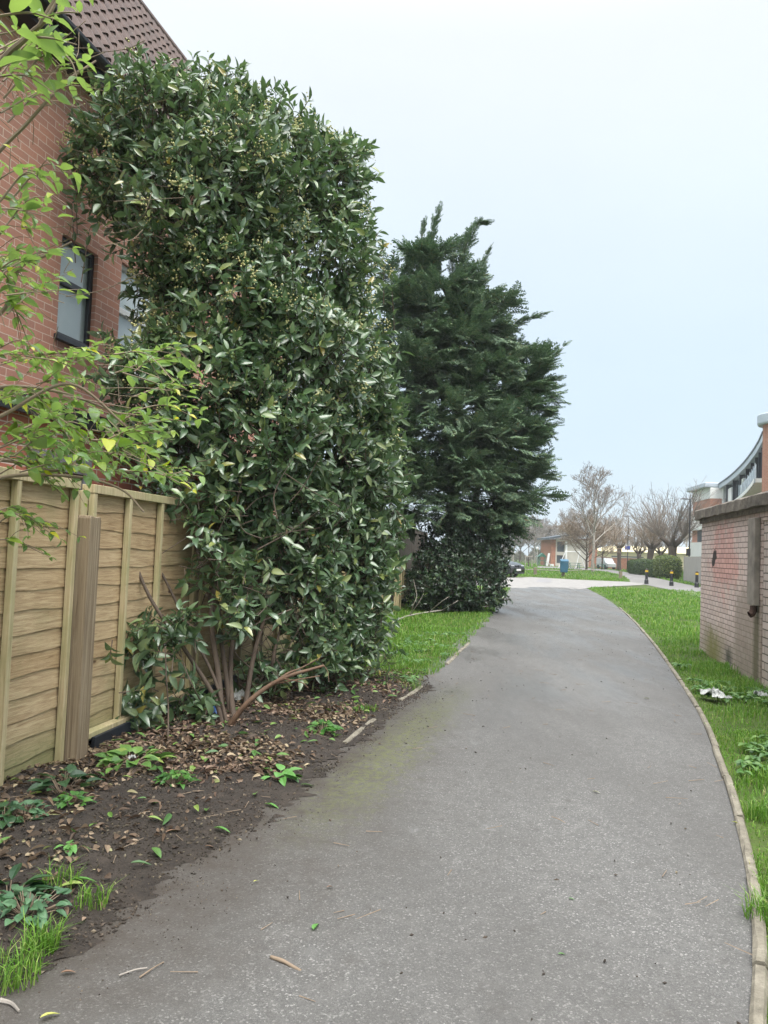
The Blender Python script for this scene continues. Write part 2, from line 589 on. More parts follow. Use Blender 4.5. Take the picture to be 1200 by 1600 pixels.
def edging(line, name, wid, out, top, sub=.9, keep=lambda q: True):
    seg = np.linalg.norm(np.diff(line[:, :2], axis=0), axis=1)
    s = np.concatenate([[0], np.cumsum(seg)])
    at = lambda t: np.array([np.interp(t, s, line[:, 0]), np.interp(t, s, line[:, 1])])
    m = MB()
    t = 0
    while t < s[-1] - .2:
        L = min(sub, s[-1] - t)
        dz, dx, ln = random.uniform(-.008, .008), random.uniform(-.006, .006), L - .008
        ks = 7
        ring = []
        if keep(at(t + L / 2)):
            for i in range(ks):
                tt = t + ln * i / (ks - 1)
                p, p2 = at(tt), at(min(tt + .05, s[-1]))
                if np.linalg.norm(p2 - p) < 1e-4:
                    p2 = p
                    p = at(tt - .05)
                d = (p2 - p) / np.linalg.norm(p2 - p)
                nn = np.array([d[1], -d[0]]) * out
                j = random.uniform(-.004, .004)
                chip = random.uniform(0, .012) if random.random() < .35 else 0
                for a, zz in ((0, -.05), (0, top - .012), (.01 + chip, top), (wid - .01, top + j), (wid, top - .014), (wid, -.05)):
                    ring.append((*(at(tt) + nn * (a + dx)), zz + dz if zz > 0 else zz))
            q = np.array([(i * 6 + k, i * 6 + (k + 1) % 6, (i + 1) * 6 + (k + 1) % 6, (i + 1) * 6 + k) for i in range(ks - 1) for k in range(6)])
            m.add(ring, q, [tuple(range(6)), tuple(range(6 * ks - 6, 6 * ks))[::-1]])
        t += L
    return tag(m.build(name, m_edg), kind='structure')


edging(RIGHT_EDGE, 'kerb', .052, 1, .026, keep=lambda q: q[1] < 24)
edging(LEFT_EDGE, 'kerb_strip', .05, -1, .016, keep=lambda q: (5.7 < q[1] < 6.9) or (7.6 < q[1] < 9.0) or (10 < q[1] < 13) or (1.9 < q[1] < 2.25))

# ---- soil bed by the fence
FA = np.array([-2.2, 4.4, 0.0])
FD = nrm([.163, 1, 0])
FN = np.array([-FD[1], FD[0], 0])            # away from the path, into the gardens
RZF = math.atan2(FD[1], FD[0])
fp = lambda s, t=0.0, z=0.0: FA + FD * s - FN * t + np.array([0, 0, z])   # s along the fence, t out towards the path


def soil_h(x, y):
    return .03 + .03 * np.sin(x * 2.1 + 1.3) * np.sin(y * 1.7) + .018 * np.sin(x * 7.3 + y * 5.1) + .012 * np.sin(x * 17 - y * 13)


def left_x(y):
    return np.interp(y, LEFT_EDGE[:, 1], LEFT_EDGE[:, 0])


def bed_z(x, y):
    """height of the bed: nothing at the tarmac, a few centimetres at the fence"""
    e = np.clip((left_x(y) + .06 * np.sin(y * 5) + .04 * np.sin(y * 13.7) - x) / .5, 0, 1)
    return -.004 + e * (.012 + np.maximum(soil_h(x, y), 0.0))


m_soil, g = new_mat('soil')
n = g.noise(g.obj, 9, 6, .7)
n2 = g.noise(g.obj, 70, 5, .75)
c = g.ramp(n, [(.3, (.018, .013, .010)), (.5, (.032, .024, .018)), (.7, (.056, .042, .032))])
c = g.mix(g.rng(n2, .5, .75, 0, .6), c, (.10, .077, .056))
g.put(g.bsdf.inputs['Base Color'], c)
g.bsdf.inputs['Roughness'].default_value = .88
bump(g, g.math('ADD', n, n2), .9, .02)
ys = np.linspace(1.2, 8.7, 380)
V, nx = [], 60
for y in ys:
    x1 = left_x(y) + .07 + .05 * math.sin(y * 3.1) + .035 * math.sin(y * 13.7) + .03 * math.sin(y * 31) + .02 * math.sin(y * 67) + random.uniform(-.02, .02)
    x0 = FA[0] + (y - FA[1]) * .163 - .5
    for k in range(nx):
        x = x0 + (x1 - x0) * k / (nx - 1)
        V.append((x, y, bed_z(x, y) + .010))
q = np.array([(i * nx + k, i * nx + k + 1, (i + 1) * nx + k + 1, (i + 1) * nx + k) for i in range(len(ys) - 1) for k in range(nx - 1)])
tag(MB().add(V, q).build('soil', m_soil, smooth=True), kind='structure')

# ================================================================== THE FENCE
m_wood, g = new_mat('fence_wood')
ox, oy, oz = g.xyz(g.obj)[:3]
row = g.n('ShaderNodeNewGeometry').outputs['Random Per Island']
v = g.comb(g.math('MULTIPLY', ox, 2.4), oy, g.math('MULTIPLY', oz, 36))
v = g.vmath('ADD', v, g.comb(g.math('MULTIPLY', row, 37), 0.0, 0.0))
gr = g.noise(v, 1.5, 7, .72, .9)
gr2 = g.noise(g.mapv(v, (1, 1, 3)), 3, 4, .7)
big = g.noise(g.obj, 1.3, 4, .6)
c = g.ramp(gr, [(.25, (.15, .092, .048)), (.40, (.33, .235, .13)), (.56, (.47, .36, .215)), (.78, (.58, .47, .30))])
c = g.mix(g.rng(gr2, .5, .75, 0, .4), c, (.21, .14, .08))
c = g.mix(g.rng(row, 0, 1, 0, .6), c, g.mix(1, c, (.80, .70, .60), 'MULTIPLY'))
wx = g.math('PINGPONG', g.math('SUBTRACT', ox, .36), .255)
nv = g.n('ShaderNodeTexVoronoi', feature='F1')
g.put(nv.inputs['Vector'], g.mapv(g.obj, (.001, .001, 11.0)))
nv.inputs['Scale'].default_value = 1.0
nail = g.math('MULTIPLY', g.rng(wx, .007, .003), g.rng(nv.outputs['Distance'], .10, .04))
c = g.mix(nail, c, (.03, .022, .018))
spl = g.math('MULTIPLY', g.rng(oz, .30, .0), g.rng(g.noise(g.obj, 30, 5, .7), .5, .62))
c = g.mix(g.math('MULTIPLY', spl, .6), c, (.07, .05, .035))
kn = g.n('ShaderNodeTexVoronoi', feature='F1')                      # knots
g.put(kn.inputs['Vector'], g.mapv(g.obj, (1.9, 0.01, 4.2), (.3, 0, .2)))
kn.inputs['Scale'].default_value = 1.0
c = g.mix(g.rng(kn.outputs['Distance'], .085, .03), c, (.07, .035, .016))
alg = g.math('MAXIMUM', g.math('MULTIPLY', g.rng(oz, .42, .05), .9), g.math('MULTIPLY', g.rng(big, .5, .72), .45))
c = g.mix(g.math('MULTIPLY', alg, g.rng(gr2, .3, .6, .45, 1)), c, (.17, .19, .075))
g.put(g.bsdf.inputs['Base Color'], c)
g.bsdf.inputs['Roughness'].default_value = .8
bump(g, g.math('ADD', gr, g.math('MULTIPLY', gr2, .5)), .5, .006)

m_batten, g = new_mat('batten_wood')
ox, oy, oz = g.xyz(g.obj)[:3]
gr = g.noise(g.mapv(g.obj, (30, 30, 1.2)), 1.6, 5, .65, .8)
c = g.ramp(gr, [(.3, (.26, .2, .11)), (.5, (.43, .35, .21)), (.7, (.54, .46, .30))])
alg = g.rng(g.noise(g.obj, 3, 4, .6), .38, .66)
c = g.mix(g.math('MULTIPLY', alg, .5), c, (.27, .28, .12))
g.put(g.bsdf.inputs['Base Color'], c)
g.bsdf.inputs['Roughness'].default_value = .8
bump(g, gr, .4, .004)

m_post, g = new_mat('post_wood')
gr = g.noise(g.mapv(g.obj, (34, 34, .9)), 1.4, 6, .7, 1.0)
c = g.ramp(gr, [(.25, (.09, .06, .036)), (.45, (.18, .135, .085)), (.62, (.26, .205, .135)), (.8, (.33, .275, .19))])
g.put(g.bsdf.inputs['Base Color'], c)
g.bsdf.inputs['Roughness'].default_value = .85
bump(g, gr, .6, .006)

m_navy = pm('dark_board', (.012, .016, .024), .55, .3, 5)


def boards(x0, x1, z0, z1, rows, seed):
    """waney-edged overlapping boards, each a thin tilted slab"""
    r = random.Random(seed)
    m = MB()
    h = (z1 - z0) / rows
    n = 16
    for i in range(rows):
        za = z0 + i * h - (.022 if i else 0)
        zb = z0 + (i + 1) * h + .004
        ph, ph2 = r.uniform(0, 6), r.uniform(0, 6)
        V = []
        for k in range(n):
            x = x0 + (x1 - x0) * k / (n - 1)
            wv = .006 * math.sin(x * 4.1 + ph) + .005 * math.sin(x * 11 + ph2) + r.uniform(-.003, .003) if i else 0
            yb = -.012 + .0015 * math.sin(x * 5 + ph2)
            V += [(x, yb, za + wv), (x, -.003, zb), (x, yb + .011, za + wv), (x, .008, zb)]
        q = []
        for k in range(n - 1):
            a, b = k * 4, k * 4 + 4
            q += [(a, b, b + 1, a + 1), (a + 2, a, a, b + 2) if 0 else (a + 2, b + 2, b, a), (a + 1, b + 1, b + 3, a + 3), (a + 3, b + 3, b + 2, a + 2)]
        m.add(V, np.array(q))
    return m


fence = thing('wooden_fence', 'pale brown overlap board garden fence running along the left of the path', 'fence', FA, RZF)


def fence_panel(x0, x1, bat, top=1.88, rows=14, seed=0, z0=.02, cap_green=True):
    p = boards(x0, x1, z0, top - .03, rows, seed).build('panel', m_wood, fence)
    for b in bat:
        MB().box(b - .021, b + .021, -.062, -.0195, -.01, top - .062).build('batten', m_batten, p, bevel=.003)
        MB().box(b - .019, b + .019, .0085, .035, -.01, top - .062).build('batten', m_batten, p, bevel=.003)
    MB().box(x0 - .005, x1 + .005, -.066, .034, top - .06, top).build('capping', m_batten, p, bevel=.004)


fence_panel(-1.14, .715, [-1.12, -.53, .08, .69], seed=1)
fence_panel(.90, 2.73, [.92, 1.43, 1.97, 2.71], seed=2, top=1.87)
s0 = 2.85
k = 3
while s0 < 14:
    fence_panel(s0, s0 + 1.83, [s0 + .02, s0 + .61, s0 + 1.22, s0 + 1.81], seed=k, top=1.86)
    MB().box(s0 - .09, s0 - .015, -.05, .05, -.1, 1.9).build('post', m_post, fence, bevel=.004)
    s0 += 1.94
    k += 1
# the squat old post in front of the gap, cut off below the panel top
pp = MB()
pp.prism([(.722, -.12), (.862, -.12), (.862, 1.62), (.85, 1.645), (.79, 1.64), (.73, 1.65), (.722, 1.63)], -.145, -.03)
pp.build('post', m_post, fence, bevel=.006)
MB().box(.80, .885, -.025, .03, -.1, 1.82).build('post', m_batten, fence, bevel=.004)
# rail and dark board at the foot of the second panel
MB().box(.93, 3.9, -.095, -.0195, .125, .165).build('foot_rail', m_batten, fence, bevel=.004)
MB().box(.98, 3.9, -.125, -.0965, -.06, .135).build('gravel_board', m_navy, fence, bevel=.003)

# low pale panel in front of the tall dark fence by the conifer
lo = thing('fence_panel', 'low weathered fence panel with pale battens beside the dark conifer bush', 'fence', fp(14.2, .22), RZF)
p = boards(0, 1.85, -.02, 1.3, 11, 77).build('panel', m_wood, lo)
for b in (.0, .36, .62, 1.0, 1.42, 1.83):
    MB().box(b - .018, b + .018, -.06, -.0195, -.02, 1.29).build('batten', m_batten, p, bevel=.003)
MB().box(-.02, 1.87, -.062, .03, 1.291, 1.335).build('capping', m_batten, p, bevel=.003)
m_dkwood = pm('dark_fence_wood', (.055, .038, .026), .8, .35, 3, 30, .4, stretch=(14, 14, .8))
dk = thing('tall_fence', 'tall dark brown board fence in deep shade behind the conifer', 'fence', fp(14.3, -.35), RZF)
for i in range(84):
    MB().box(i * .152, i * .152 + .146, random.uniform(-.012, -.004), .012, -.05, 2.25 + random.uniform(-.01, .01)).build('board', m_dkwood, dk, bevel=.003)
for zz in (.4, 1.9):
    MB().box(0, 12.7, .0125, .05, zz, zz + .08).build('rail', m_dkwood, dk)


# ================================================================== THE BRICK HOUSE
def holed(m, x0, x1, z0, z1, holes, y0=0.0, depth=.10, back=.3):
    """a wall face at y0 with openings; reveals run back by depth"""
    xs = sorted({x0, x1, *[h[0] for h in holes], *[h[1] for h in holes]})
    zs = sorted({z0, z1, *[h[2] for h in holes], *[h[3] for h in holes]})
    for i in range(len(xs) - 1):
        for j in range(len(zs) - 1):
            cx, cz = (xs[i] + xs[i + 1]) / 2, (zs[j] + zs[j + 1]) / 2
            if any(h[0] < cx < h[1] and h[2] < cz < h[3] for h in holes):
                continue
            a, b, c, d = xs[i], xs[i + 1], zs[j], zs[j + 1]
            m.add([(a, y0, c), (b, y0, c), (b, y0, d), (a, y0, d)], [(0, 1, 2, 3)])
    for a, b, c, d in holes:
        y1 = y0 + depth
        m.add([(a, y0, c), (b, y0, c), (b, y0, d), (a, y0, d), (a, y1, c), (b, y1, c), (b, y1, d), (a, y1, d)],
              [(0, 4, 5, 1), (1, 5, 6, 2), (2, 6, 7, 3), (3, 7, 4, 0)])
    m.add([(x0, y0, z0), (x1, y0, z0), (x1, y0, z1), (x0, y0, z1), (x0, back, z0), (x1, back, z0), (x1, back, z1), (x0, back, z1)],
          [(0, 4, 7, 3), (1, 2, 6, 5), (3, 7, 6, 2), (5, 6, 7, 4)])
    return m


HD = nrm([.242, 1, 0])
H0 = np.array([-3.35, 7.3, 0.0])
RZH = math.atan2(HD[1], HD[0])
house = thing('brick_house', 'red brick house with brown tiled roof and dark framed windows behind the fence', 'house', H0, RZH)
m_brick = brick_mat('red_brick', (.50, .245, .175), (.40, .205, .155), (.62, .49, .41), .35, .009)
m_brick2 = brick_mat('orange_brick', (.45, .17, .11), (.38, .13, .09), (.6, .5, .43), .35, .012)
m_black = pm('black_plastic', (.012, .012, .015), .35, .2, 8, 0, 0)
m_dframe = pm('dark_frame', (.022, .024, .030), .4, .15, 8, 0, 0)
m_grey = pm('grey_plastic', (.16, .16, .175), .45, .15, 6, 0, 0)
m_white = pm('white_paint', (.72, .73, .72), .5, .05, 4, 0, 0)

m_glass, g = new_mat('window_glass')
n = g.noise(g.obj, 1.2, 3, .5)
g.put(g.bsdf.inputs['Base Color'], g.ramp(n, [(.35, (.36, .43, .44)), (.65, (.55, .62, .62))]))
g.bsdf.inputs['Roughness'].default_value = .04
g.bsdf.inputs['Specular IOR Level'].default_value = 1.0
m_curtain = pm('net_curtain', (.62, .68, .68), .9, .08, 3, 0, 0, stretch=(14, 14, .4))

W1 = (.20, .80, 3.50, 4.52)
W2 = (1.24, 2.3, 3.42, 4.62)
holed(MB(), -5, 6.5, -.1, 6.36, [W1, W2], 0, .11, 7).build('wall', m_brick, house)
for (a, b, c, d), br in ((W1, .48), (W2, None)):
    wn = MB()
    t = .05
    for bx in ((a, b, c, c + t), (a, b, d - t, d), (a, a + t, c + t, d - t), (b - t, b, c + t, d - t)):
        wn.box(bx[0], bx[1], .045, .108, bx[2], bx[3])
    zz = c + (d - c) * .56
    wn.box(a + t, b - t, .04, .106, zz - .035, zz + .035)
    wo = wn.build('window', m_dframe if br else m_white, house, bevel=.006)
    MB().box(a + t, b - t, .085, .092, c + t, zz - .035).box(a + t, b - t, .085, .092, zz + .035, d - t).build('pane', m_glass, wo)
    MB().box(a - .04, b + .04, -.05, .045, c - .06, c - .004).build('sill', m_dframe, wo, bevel=.006)
    # curtain just behind the glass, seen by day as a pale sheet
# steep tiled roof, real rolls in real courses
PH = rad(62)
ux = lambda u: (-.18 + u * math.cos(PH), 6.30 + u * math.sin(PH))     # slope coordinate -> y, z
m_tile, g = new_mat('roof_tile')
ri = g.noise(g.obj, 3.1, 4, .7)
n2 = g.noise(g.obj, 26, 4, .7)
c = g.ramp(ri, [(.3, (.055, .036, .032)), (.5, (.085, .052, .044)), (.7, (.12, .074, .060))])
c = g.mix(g.rng(n2, .5, .75, 0, .5), c, (.14, .12, .105))
g.put(g.bsdf.inputs['Base Color'], c)
g.bsdf.inputs['Roughness'].default_value = .75
bump(g, n2, .3, .004)
m = MB()
GA, RW = .30, .165                   # course gauge, roll spacing
ncol = int(11.7 / RW)
prof = [(0, .0), (.22, .002), (.36, .028), (.5, .046), (.64, .046), (.78, .028), (.92, .002)]
for cse in range(12):
    u0, u1 = cse * GA - .06, (cse + 1) * GA
    V = []
    off = random.uniform(-.006, .006)
    for cl in range(ncol):
        jit = random.uniform(-.004, .004)
        for px, ph in prof:
            x = -5.1 + (cl + px) * RW + off
            for (uu, lift) in ((u0 + jit, .040), (u1, .010), (u0 + jit, .022)):
                y, zc = ux(uu)
                hh = ph + lift - (.0 if lift != .022 else 0)
                V.append((x, y - hh * math.sin(PH), zc + hh * math.cos(PH)))
    npf = ncol * len(prof)
    q = []
    for i in range(npf - 1):
        a, b = i * 3, i * 3 + 3
        q += [(a, b, b + 1, a + 1), (a + 2, b + 2, b, a)]
    m.add(V, np.array(q))
# the slab beneath the tiles
ya, za = ux(-.05)
yb, zb = ux(12 * GA + .02)
for x0, x1 in ((-5.1, 6.6),):
    m.add([(x0, ya, za), (x1, ya, za), (x1, yb, zb), (x0, yb, zb), (x0, 7, za), (x1, 7, za), (x1, 7, zb - .3), (x0, 7, zb - .3)],
          [(0, 1, 2, 3), (3, 2, 6, 7), (0, 3, 7, 4), (1, 5, 6, 2)])
roof = m.build('roof', m_tile, house)
MB().tube([(-5.1, yb + .03, zb + .03), (6.6, yb + .03, zb + .03)], .10, 10).build('ridge', m_tile, roof)
# fascia, soffit and gutter
MB().box(-5.05, 6.55, -.20, -.175, 6.10, 6.29).box(-5.05, 6.55, -.174, -.002, 6.10, 6.125).build('fascia', m_black, house)
gt = MB()
pr = [(-.335 + .065 * math.cos(a) , 6.235 + .07 * math.sin(a)) for a in np.linspace(math.pi, 2 * math.pi, 9)]
pr = [(y, zz) for y, zz in pr] + [(y * .0 + (-.335 + .055 * math.cos(a)), 6.24 + .058 * math.sin(a)) for a, y in [(aa, 0) for aa in np.linspace(2 * math.pi, math.pi, 9)]]
gt.prism(pr, -5.08, 6.58, axis='x')
for x in np.arange(-4.6, 6.5, .8):
    gt.box(x - .02, x + .02, -.28, -.2, 6.15, 6.3)
gt.build('gutter', m_black, house)
# downpipe with swan neck by the gutter joint
MB().tube(smooth_line([(2.6, -.335, 6.17), (2.6, -.33, 6.05), (2.62, -.12, 5.85), (2.62, -.06, 5.7), (2.62, -.06, 4.9), (2.62, -.06, 2.6)], 30), .034, 10).build('downpipe', m_black, house, smooth=True)
# brick extension in front of the main wall, with flat roof edge, window, grey rainwater pipe
EXT = (-4.2, 3.6, -.95, 0)
ext = holed(MB(), EXT[0], EXT[1], -.1, 2.44, [(.62, 1.5, 1.0, 2.2)], EXT[2], .1, -.003).build('extension', m_brick2, house)
MB().box(EXT[0] - .06, EXT[1] + .06, EXT[2] - .09, -.004, 2.45, 2.52).build('roof_slab', m_grey, ext)
MB().box(EXT[0] - .06, EXT[1] + .06, EXT[2] - .13, EXT[2] - .092, 2.40, 2.535).build('fascia', m_black, ext)
wn = MB()
for bx in ((.62, 1.5, 1.0, 1.06), (.62, 1.5, 2.14, 2.2), (.62, .68, 1.06, 2.14), (1.44, 1.5, 1.06, 2.14), (1.03, 1.09, 1.06, 2.14)):
    wn.box(bx[0], bx[1], EXT[2] + .04, EXT[2] + .098, bx[2], bx[3])
wo = wn.build('window', m_white, ext, bevel=.005)
MB().box(.68, 1.03, EXT[2] + .07, EXT[2] + .08, 1.06, 2.14).box(1.09, 1.44, EXT[2] + .07, EXT[2] + .08, 1.06, 2.14).build('pane', m_glass, wo)
MB().box(1.7, 3.4, EXT[2] - .5, EXT[2] - .14, 2.43, 2.50).build('canopy', m_white, ext, bevel=.01)
gp = MB().box(-1.30, -.62, EXT[2] - .10, EXT[2] - .005, 2.02, 2.16)
gp.tube([(-.66, EXT[2] - .06, 2.1), (-.66, EXT[2] - .06, .0)], .036, 10)
gp.build('waste_pipe', m_grey, ext)

# ================================================================== THE GARAGE WALL ON THE RIGHT
GC = G(1093, 1016)
GD = -nrm([.20, 1, 0])                              # towards the camera
RZG = math.atan2(GD[1], GD[0])        # local x runs towards the camera, local y to the left of that = towards +X world?
gar = thing('brick_garage', 'pale pinkish brick outbuilding with thick concrete coping at the right edge', 'garage', GC, RZG)


def gar_extra(g, c, n):
    x, y, z = g.xyz(g.obj)[:3]
    wob = g.noise(g.obj, 3.2, 5, .65)
    wob2 = g.noise(g.obj, 9, 5, .7)
    # old red paint, worn
    dx = g.math('DIVIDE', g.math('SUBTRACT', x, 1.6), 1.15)
    dz = g.math('DIVIDE', g.math('SUBTRACT', z, 1.55), .75)
    r = g.math('SQRT', g.math('ADD', g.math('MULTIPLY', dx, dx), g.math('MULTIPLY', dz, dz)))
    red = g.rng(g.math('ADD', r, g.math('MULTIPLY', g.math('SUBTRACT', wob, .5), 2.2)), 1.0, .35)
    c = g.mix(g.math('MULTIPLY', red, .6), c, g.mix(1, c, (1.0, .56, .52), 'MULTIPLY'))
    chipn = g.rng(g.noise(g.obj, 13, 6, .75), .60, .66)
    c = g.mix(g.math('MULTIPLY', chipn, .7), c, (.26, .14, .10))
    # grime and bare rendering low down
    low = g.rng(g.math('ADD', z, g.math('MULTIPLY', g.math('SUBTRACT', wob, .5), .9)), .75, .1)
    c = g.mix(g.math('MULTIPLY', low, .4), c, (.20, .165, .12))
    ren = g.math('MULTIPLY', g.rng(g.math('ADD', x, g.math('MULTIPLY', g.math('SUBTRACT', wob2, .5), .9)), 2.2, 2.5), g.rng(g.math('ADD', z, g.math('SUBTRACT', wob, .5)), 1.3, .95))
    c = g.mix(g.math('MULTIPLY', ren, .7), c, g.ramp(wob2, [(.3, (.18, .145, .115)), (.7, (.34, .28, .225))]))
    # green algae
    ax = g.math('ABSOLUTE', g.math('SUBTRACT', x, 1.0))
    al = g.math('MULTIPLY', g.rng(g.math('ADD', z, g.math('MULTIPLY', g.math('SUBTRACT', wob, .5), .8)), .62, .2), g.rng(g.math('ADD', ax, g.math('MULTIPLY', wob2, .5)), 1.2, .3))
    c = g.mix(g.math('MULTIPLY', al, .85), c, (.17, .17, .03))
    st = g.math('MULTIPLY', g.rng(g.math('ABSOLUTE', g.math('ADD', g.math('SUBTRACT', x, 3.42), g.math('MULTIPLY', g.math('SUBTRACT', wob2, .5), .25))), .2, .05), g.rng(z, 1.05, .75))
    c = g.mix(g.math('MULTIPLY', st, .75), c, (.085, .08, .03))
    dkg = g.math('MULTIPLY', g.rng(g.math('ADD', g.math('ABSOLUTE', g.math('SUBTRACT', x, 2.0)), g.math('MULTIPLY', wob, .5)), .55, .25), g.rng(z, .45, .15))
    c = g.mix(g.math('MULTIPLY', dkg, .8), c, (.02, .03, .012))
    # black scorch mark
    bx = g.math('DIVIDE', g.math('ADD', g.math('SUBTRACT', x, .98), g.math('MULTIPLY', g.math('SUBTRACT', z, 1.58), -.5)), .15)
    bz = g.math('DIVIDE', g.math('SUBTRACT', z, 1.58), .15)
    b = g.math('SQRT', g.math('ADD', g.math('MULTIPLY', bx, bx), g.math('MULTIPLY', bz, bz)))
    bl = g.rng(g.math('ADD', b, g.math('MULTIPLY', g.math('SUBTRACT', wob2, .5), 2.0)), 1.05, .8)
    c = g.mix(g.math('MULTIPLY', bl, .95), c, (.012, .011, .011))
    # mixed unevenly towards dark brown near the top of the wall
    dr = g.rng(g.math('ADD', z, g.math('MULTIPLY', g.math('SUBTRACT', wob2, .5), .3)), 2.0, 2.2)
    c = g.mix(g.math('MULTIPLY', dr, .4), c, (.12, .10, .08))
    return c


m_gar = brick_mat('painted_brick', (.72, .60, .555), (.60, .49, .445), (.20, .155, .13), .8, .014, gar_extra)
m_cop, g = new_mat('coping_concrete')
n = g.noise(g.obj, 6, 6, .72)
n2 = g.noise(g.obj, 45, 5, .75)
c = g.ramp(n, [(.3, (.08, .07, .058)), (.5, (.18, .155, .13)), (.72, (.29, .26, .215))])
c = g.mix(g.rng(n2, .5, .7, 0, .6), c, (.055, .05, .04))
g.put(g.bsdf.inputs['Base Color'], c)
g.bsdf.inputs['Roughness'].default_value = .92
bump(g, g.math('ADD', n, n2), .8, .02)
m_pil = pm('grey_concrete_post', (.23, .205, .175), .9, .35, 5, 50, .6, .01)
GL = 9.0
wl = MB()
# local -y or +y faces the path? local x = towards camera; local y = rotate +90: points to -(left) -> computed below
GY = np.array([-GD[1], GD[0], 0])     # local y in the world
FRONT = 1 if GY[0] < 0 else -1        # the sign of y that looks at the path
yb_ = -FRONT * 4.5
holed(wl, 0, GL, -.1, 2.232, [(3.62, 8.6, -.1, 2.06)], 0, yb_ * .02, yb_)
wl.build('wall', m_gar, gar)
rp = MB().box(3.623, 8.597, *sorted((-FRONT * .045, -FRONT * .02)), -.1, 2.057)
m_gar2 = brick_mat('long_brick', (.56, .48, .44), (.46, .39, .35), (.10, .085, .07), .9, .016, None, bw=.30, bh=.10)
rp.build('infill_panel', m_gar2, gar)
# concrete coping slab, worn edges
cp = MB()
nx = 60
V = []
yo, yi = FRONT * .10, -FRONT * 4.6
for i in range(nx):
    x = -.13 + (GL + .2) * i / (nx - 1)
    j = lambda s: random.uniform(-s, s)
    V += [(x, yo + j(.012), 2.235 + j(.014)), (x, yo + j(.010), 2.375 + j(.010)), (x, yo - FRONT * .03, 2.40 + j(.006)), (x, yi, 2.40), (x, yi, 2.235)]
q = np.array([(i * 5 + k, i * 5 + (k + 1) % 5, (i + 1) * 5 + (k + 1) % 5, (i + 1) * 5 + k) for i in range(nx - 1) for k in range(5)])
cp.add(V, q, [tuple(range(5)), tuple(range(5 * nx - 5, 5 * nx))[::-1]])
cp.build('coping', m_cop, gar)
# thin band of the same concrete beneath it, proud of the wall
MB().box(-.06, GL, *sorted((FRONT * .004, FRONT * .03)), 2.165, 2.233).build('lintel', m_cop, gar)
MB().box(3.24, 3.57, *sorted((FRONT * .003, FRONT * .075)), .98, 2.10).build('concrete_post', m_pil, gar, bevel=.01)
wp = MB().tube([(3.47, FRONT * .05, .975), (3.47, FRONT * .05, .92), (3.475, FRONT * .07, .875), (3.48, FRONT * .10, .86)], .045, 12, cap=False)
wp.build('waste_pipe', pm('rusty_iron', (.06, .032, .022), .8, .5, 14), gar)


# ================================================================== PLANTS
m_bark = pm('bark', (.085, .062, .045), .85, .35, 12, 60, .6, .006, stretch=(1, 1, .4))
m_barkred = pm('red_brown_bark', (.12, .07, .042), .8, .3, 14, 60, .5, .004)
m_barkpale = pm('pale_bark', (.30, .27, .235), .8, .35, 7, 40, .4, .01)
m_twig = pm('grey_twig', (.18, .15, .125), .85, .25, 6, 0, 0)
m_twig2 = pm('brown_twig', (.22, .165, .115), .85, .25, 6, 0, 0)
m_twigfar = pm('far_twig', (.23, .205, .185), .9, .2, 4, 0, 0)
m_laurel = leaf_mat('laurel_leaf', [(0, (.042, .078, .040)), (.35, (.084, .146, .074)), (.7, (.145, .21, .108)), (.9, (.205, .26, .118)), (.985, (.23, .26, .09)), (1, (.36, .26, .05))],
                    .27, .18, (.18, .34, .06), .9, .8, under=(.10, .16, .085))
m_bud = pm('flower_bud', (.46, .44, .20), .7, .3, 30, 0, 0)
m_shrub = leaf_mat('bright_leaf', [(0, (.06, .13, .03)), (.45, (.12, .22, .045)), (.74, (.19, .31, .05)), (.88, (.34, .42, .05)), (1, (.58, .50, .03))],
                   .34, .38, (.40, .62, .03), .6, 2.0, under=(.20, .30, .17))
m_con = leaf_mat('conifer_spray', [(0, (.066, .114, .072)), (.5, (.112, .174, .106)), (.85, (.16, .225, .125)), (.97, (.15, .185, .085)), (1, (.16, .11, .06))], .5, .14, (.10, .20, .07), .4, .5)
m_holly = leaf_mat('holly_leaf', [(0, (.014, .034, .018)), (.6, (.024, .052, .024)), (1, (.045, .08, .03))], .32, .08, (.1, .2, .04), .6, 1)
m_ivy = leaf_mat('ivy_leaf', [(0, (.05, .10, .03)), (.7, (.10, .17, .04)), (1, (.2, .24, .05))], .45, .2, (.2, .4, .04))


def blob_points(blobs, dens, rng, jit=(.80, 1.07), shell=.74, cull=.4):
    """points spread over the outside of a union of balls; returns place and outward direction"""
    C = np.array([b[0] for b in blobs])
    Rr = np.array([b[1] for b in blobs])
    P_, N_ = [], []
    for i in range(len(blobs)):
        n = int(dens * 4 * math.pi * Rr[i] ** 2)
        d = rdir(n, rng)
        lump = 1 + .12 * np.sin(d @ rng.normal(size=3) * 5 + i) + .10 * np.sin(d @ rng.normal(size=3) * 9)
        r = Rr[i] * rng.uniform(*jit, size=n) * lump
        p = C[i] + d * r[:, None]
        dist = np.linalg.norm(p[:, None] - C[None], axis=2) / Rr[None]
        dist[:, i] = 9
        ok = dist.min(1) > shell
        tocam = nrm(CAM - p)
        vis = (d * tocam).sum(1) > -.25
        ok &= vis | (rng.random(n) < cull)
        ok &= p[:, 2] > .03
        P_.append(p[ok])
        N_.append(d[ok])
    return np.concatenate(P_), np.concatenate(N_)


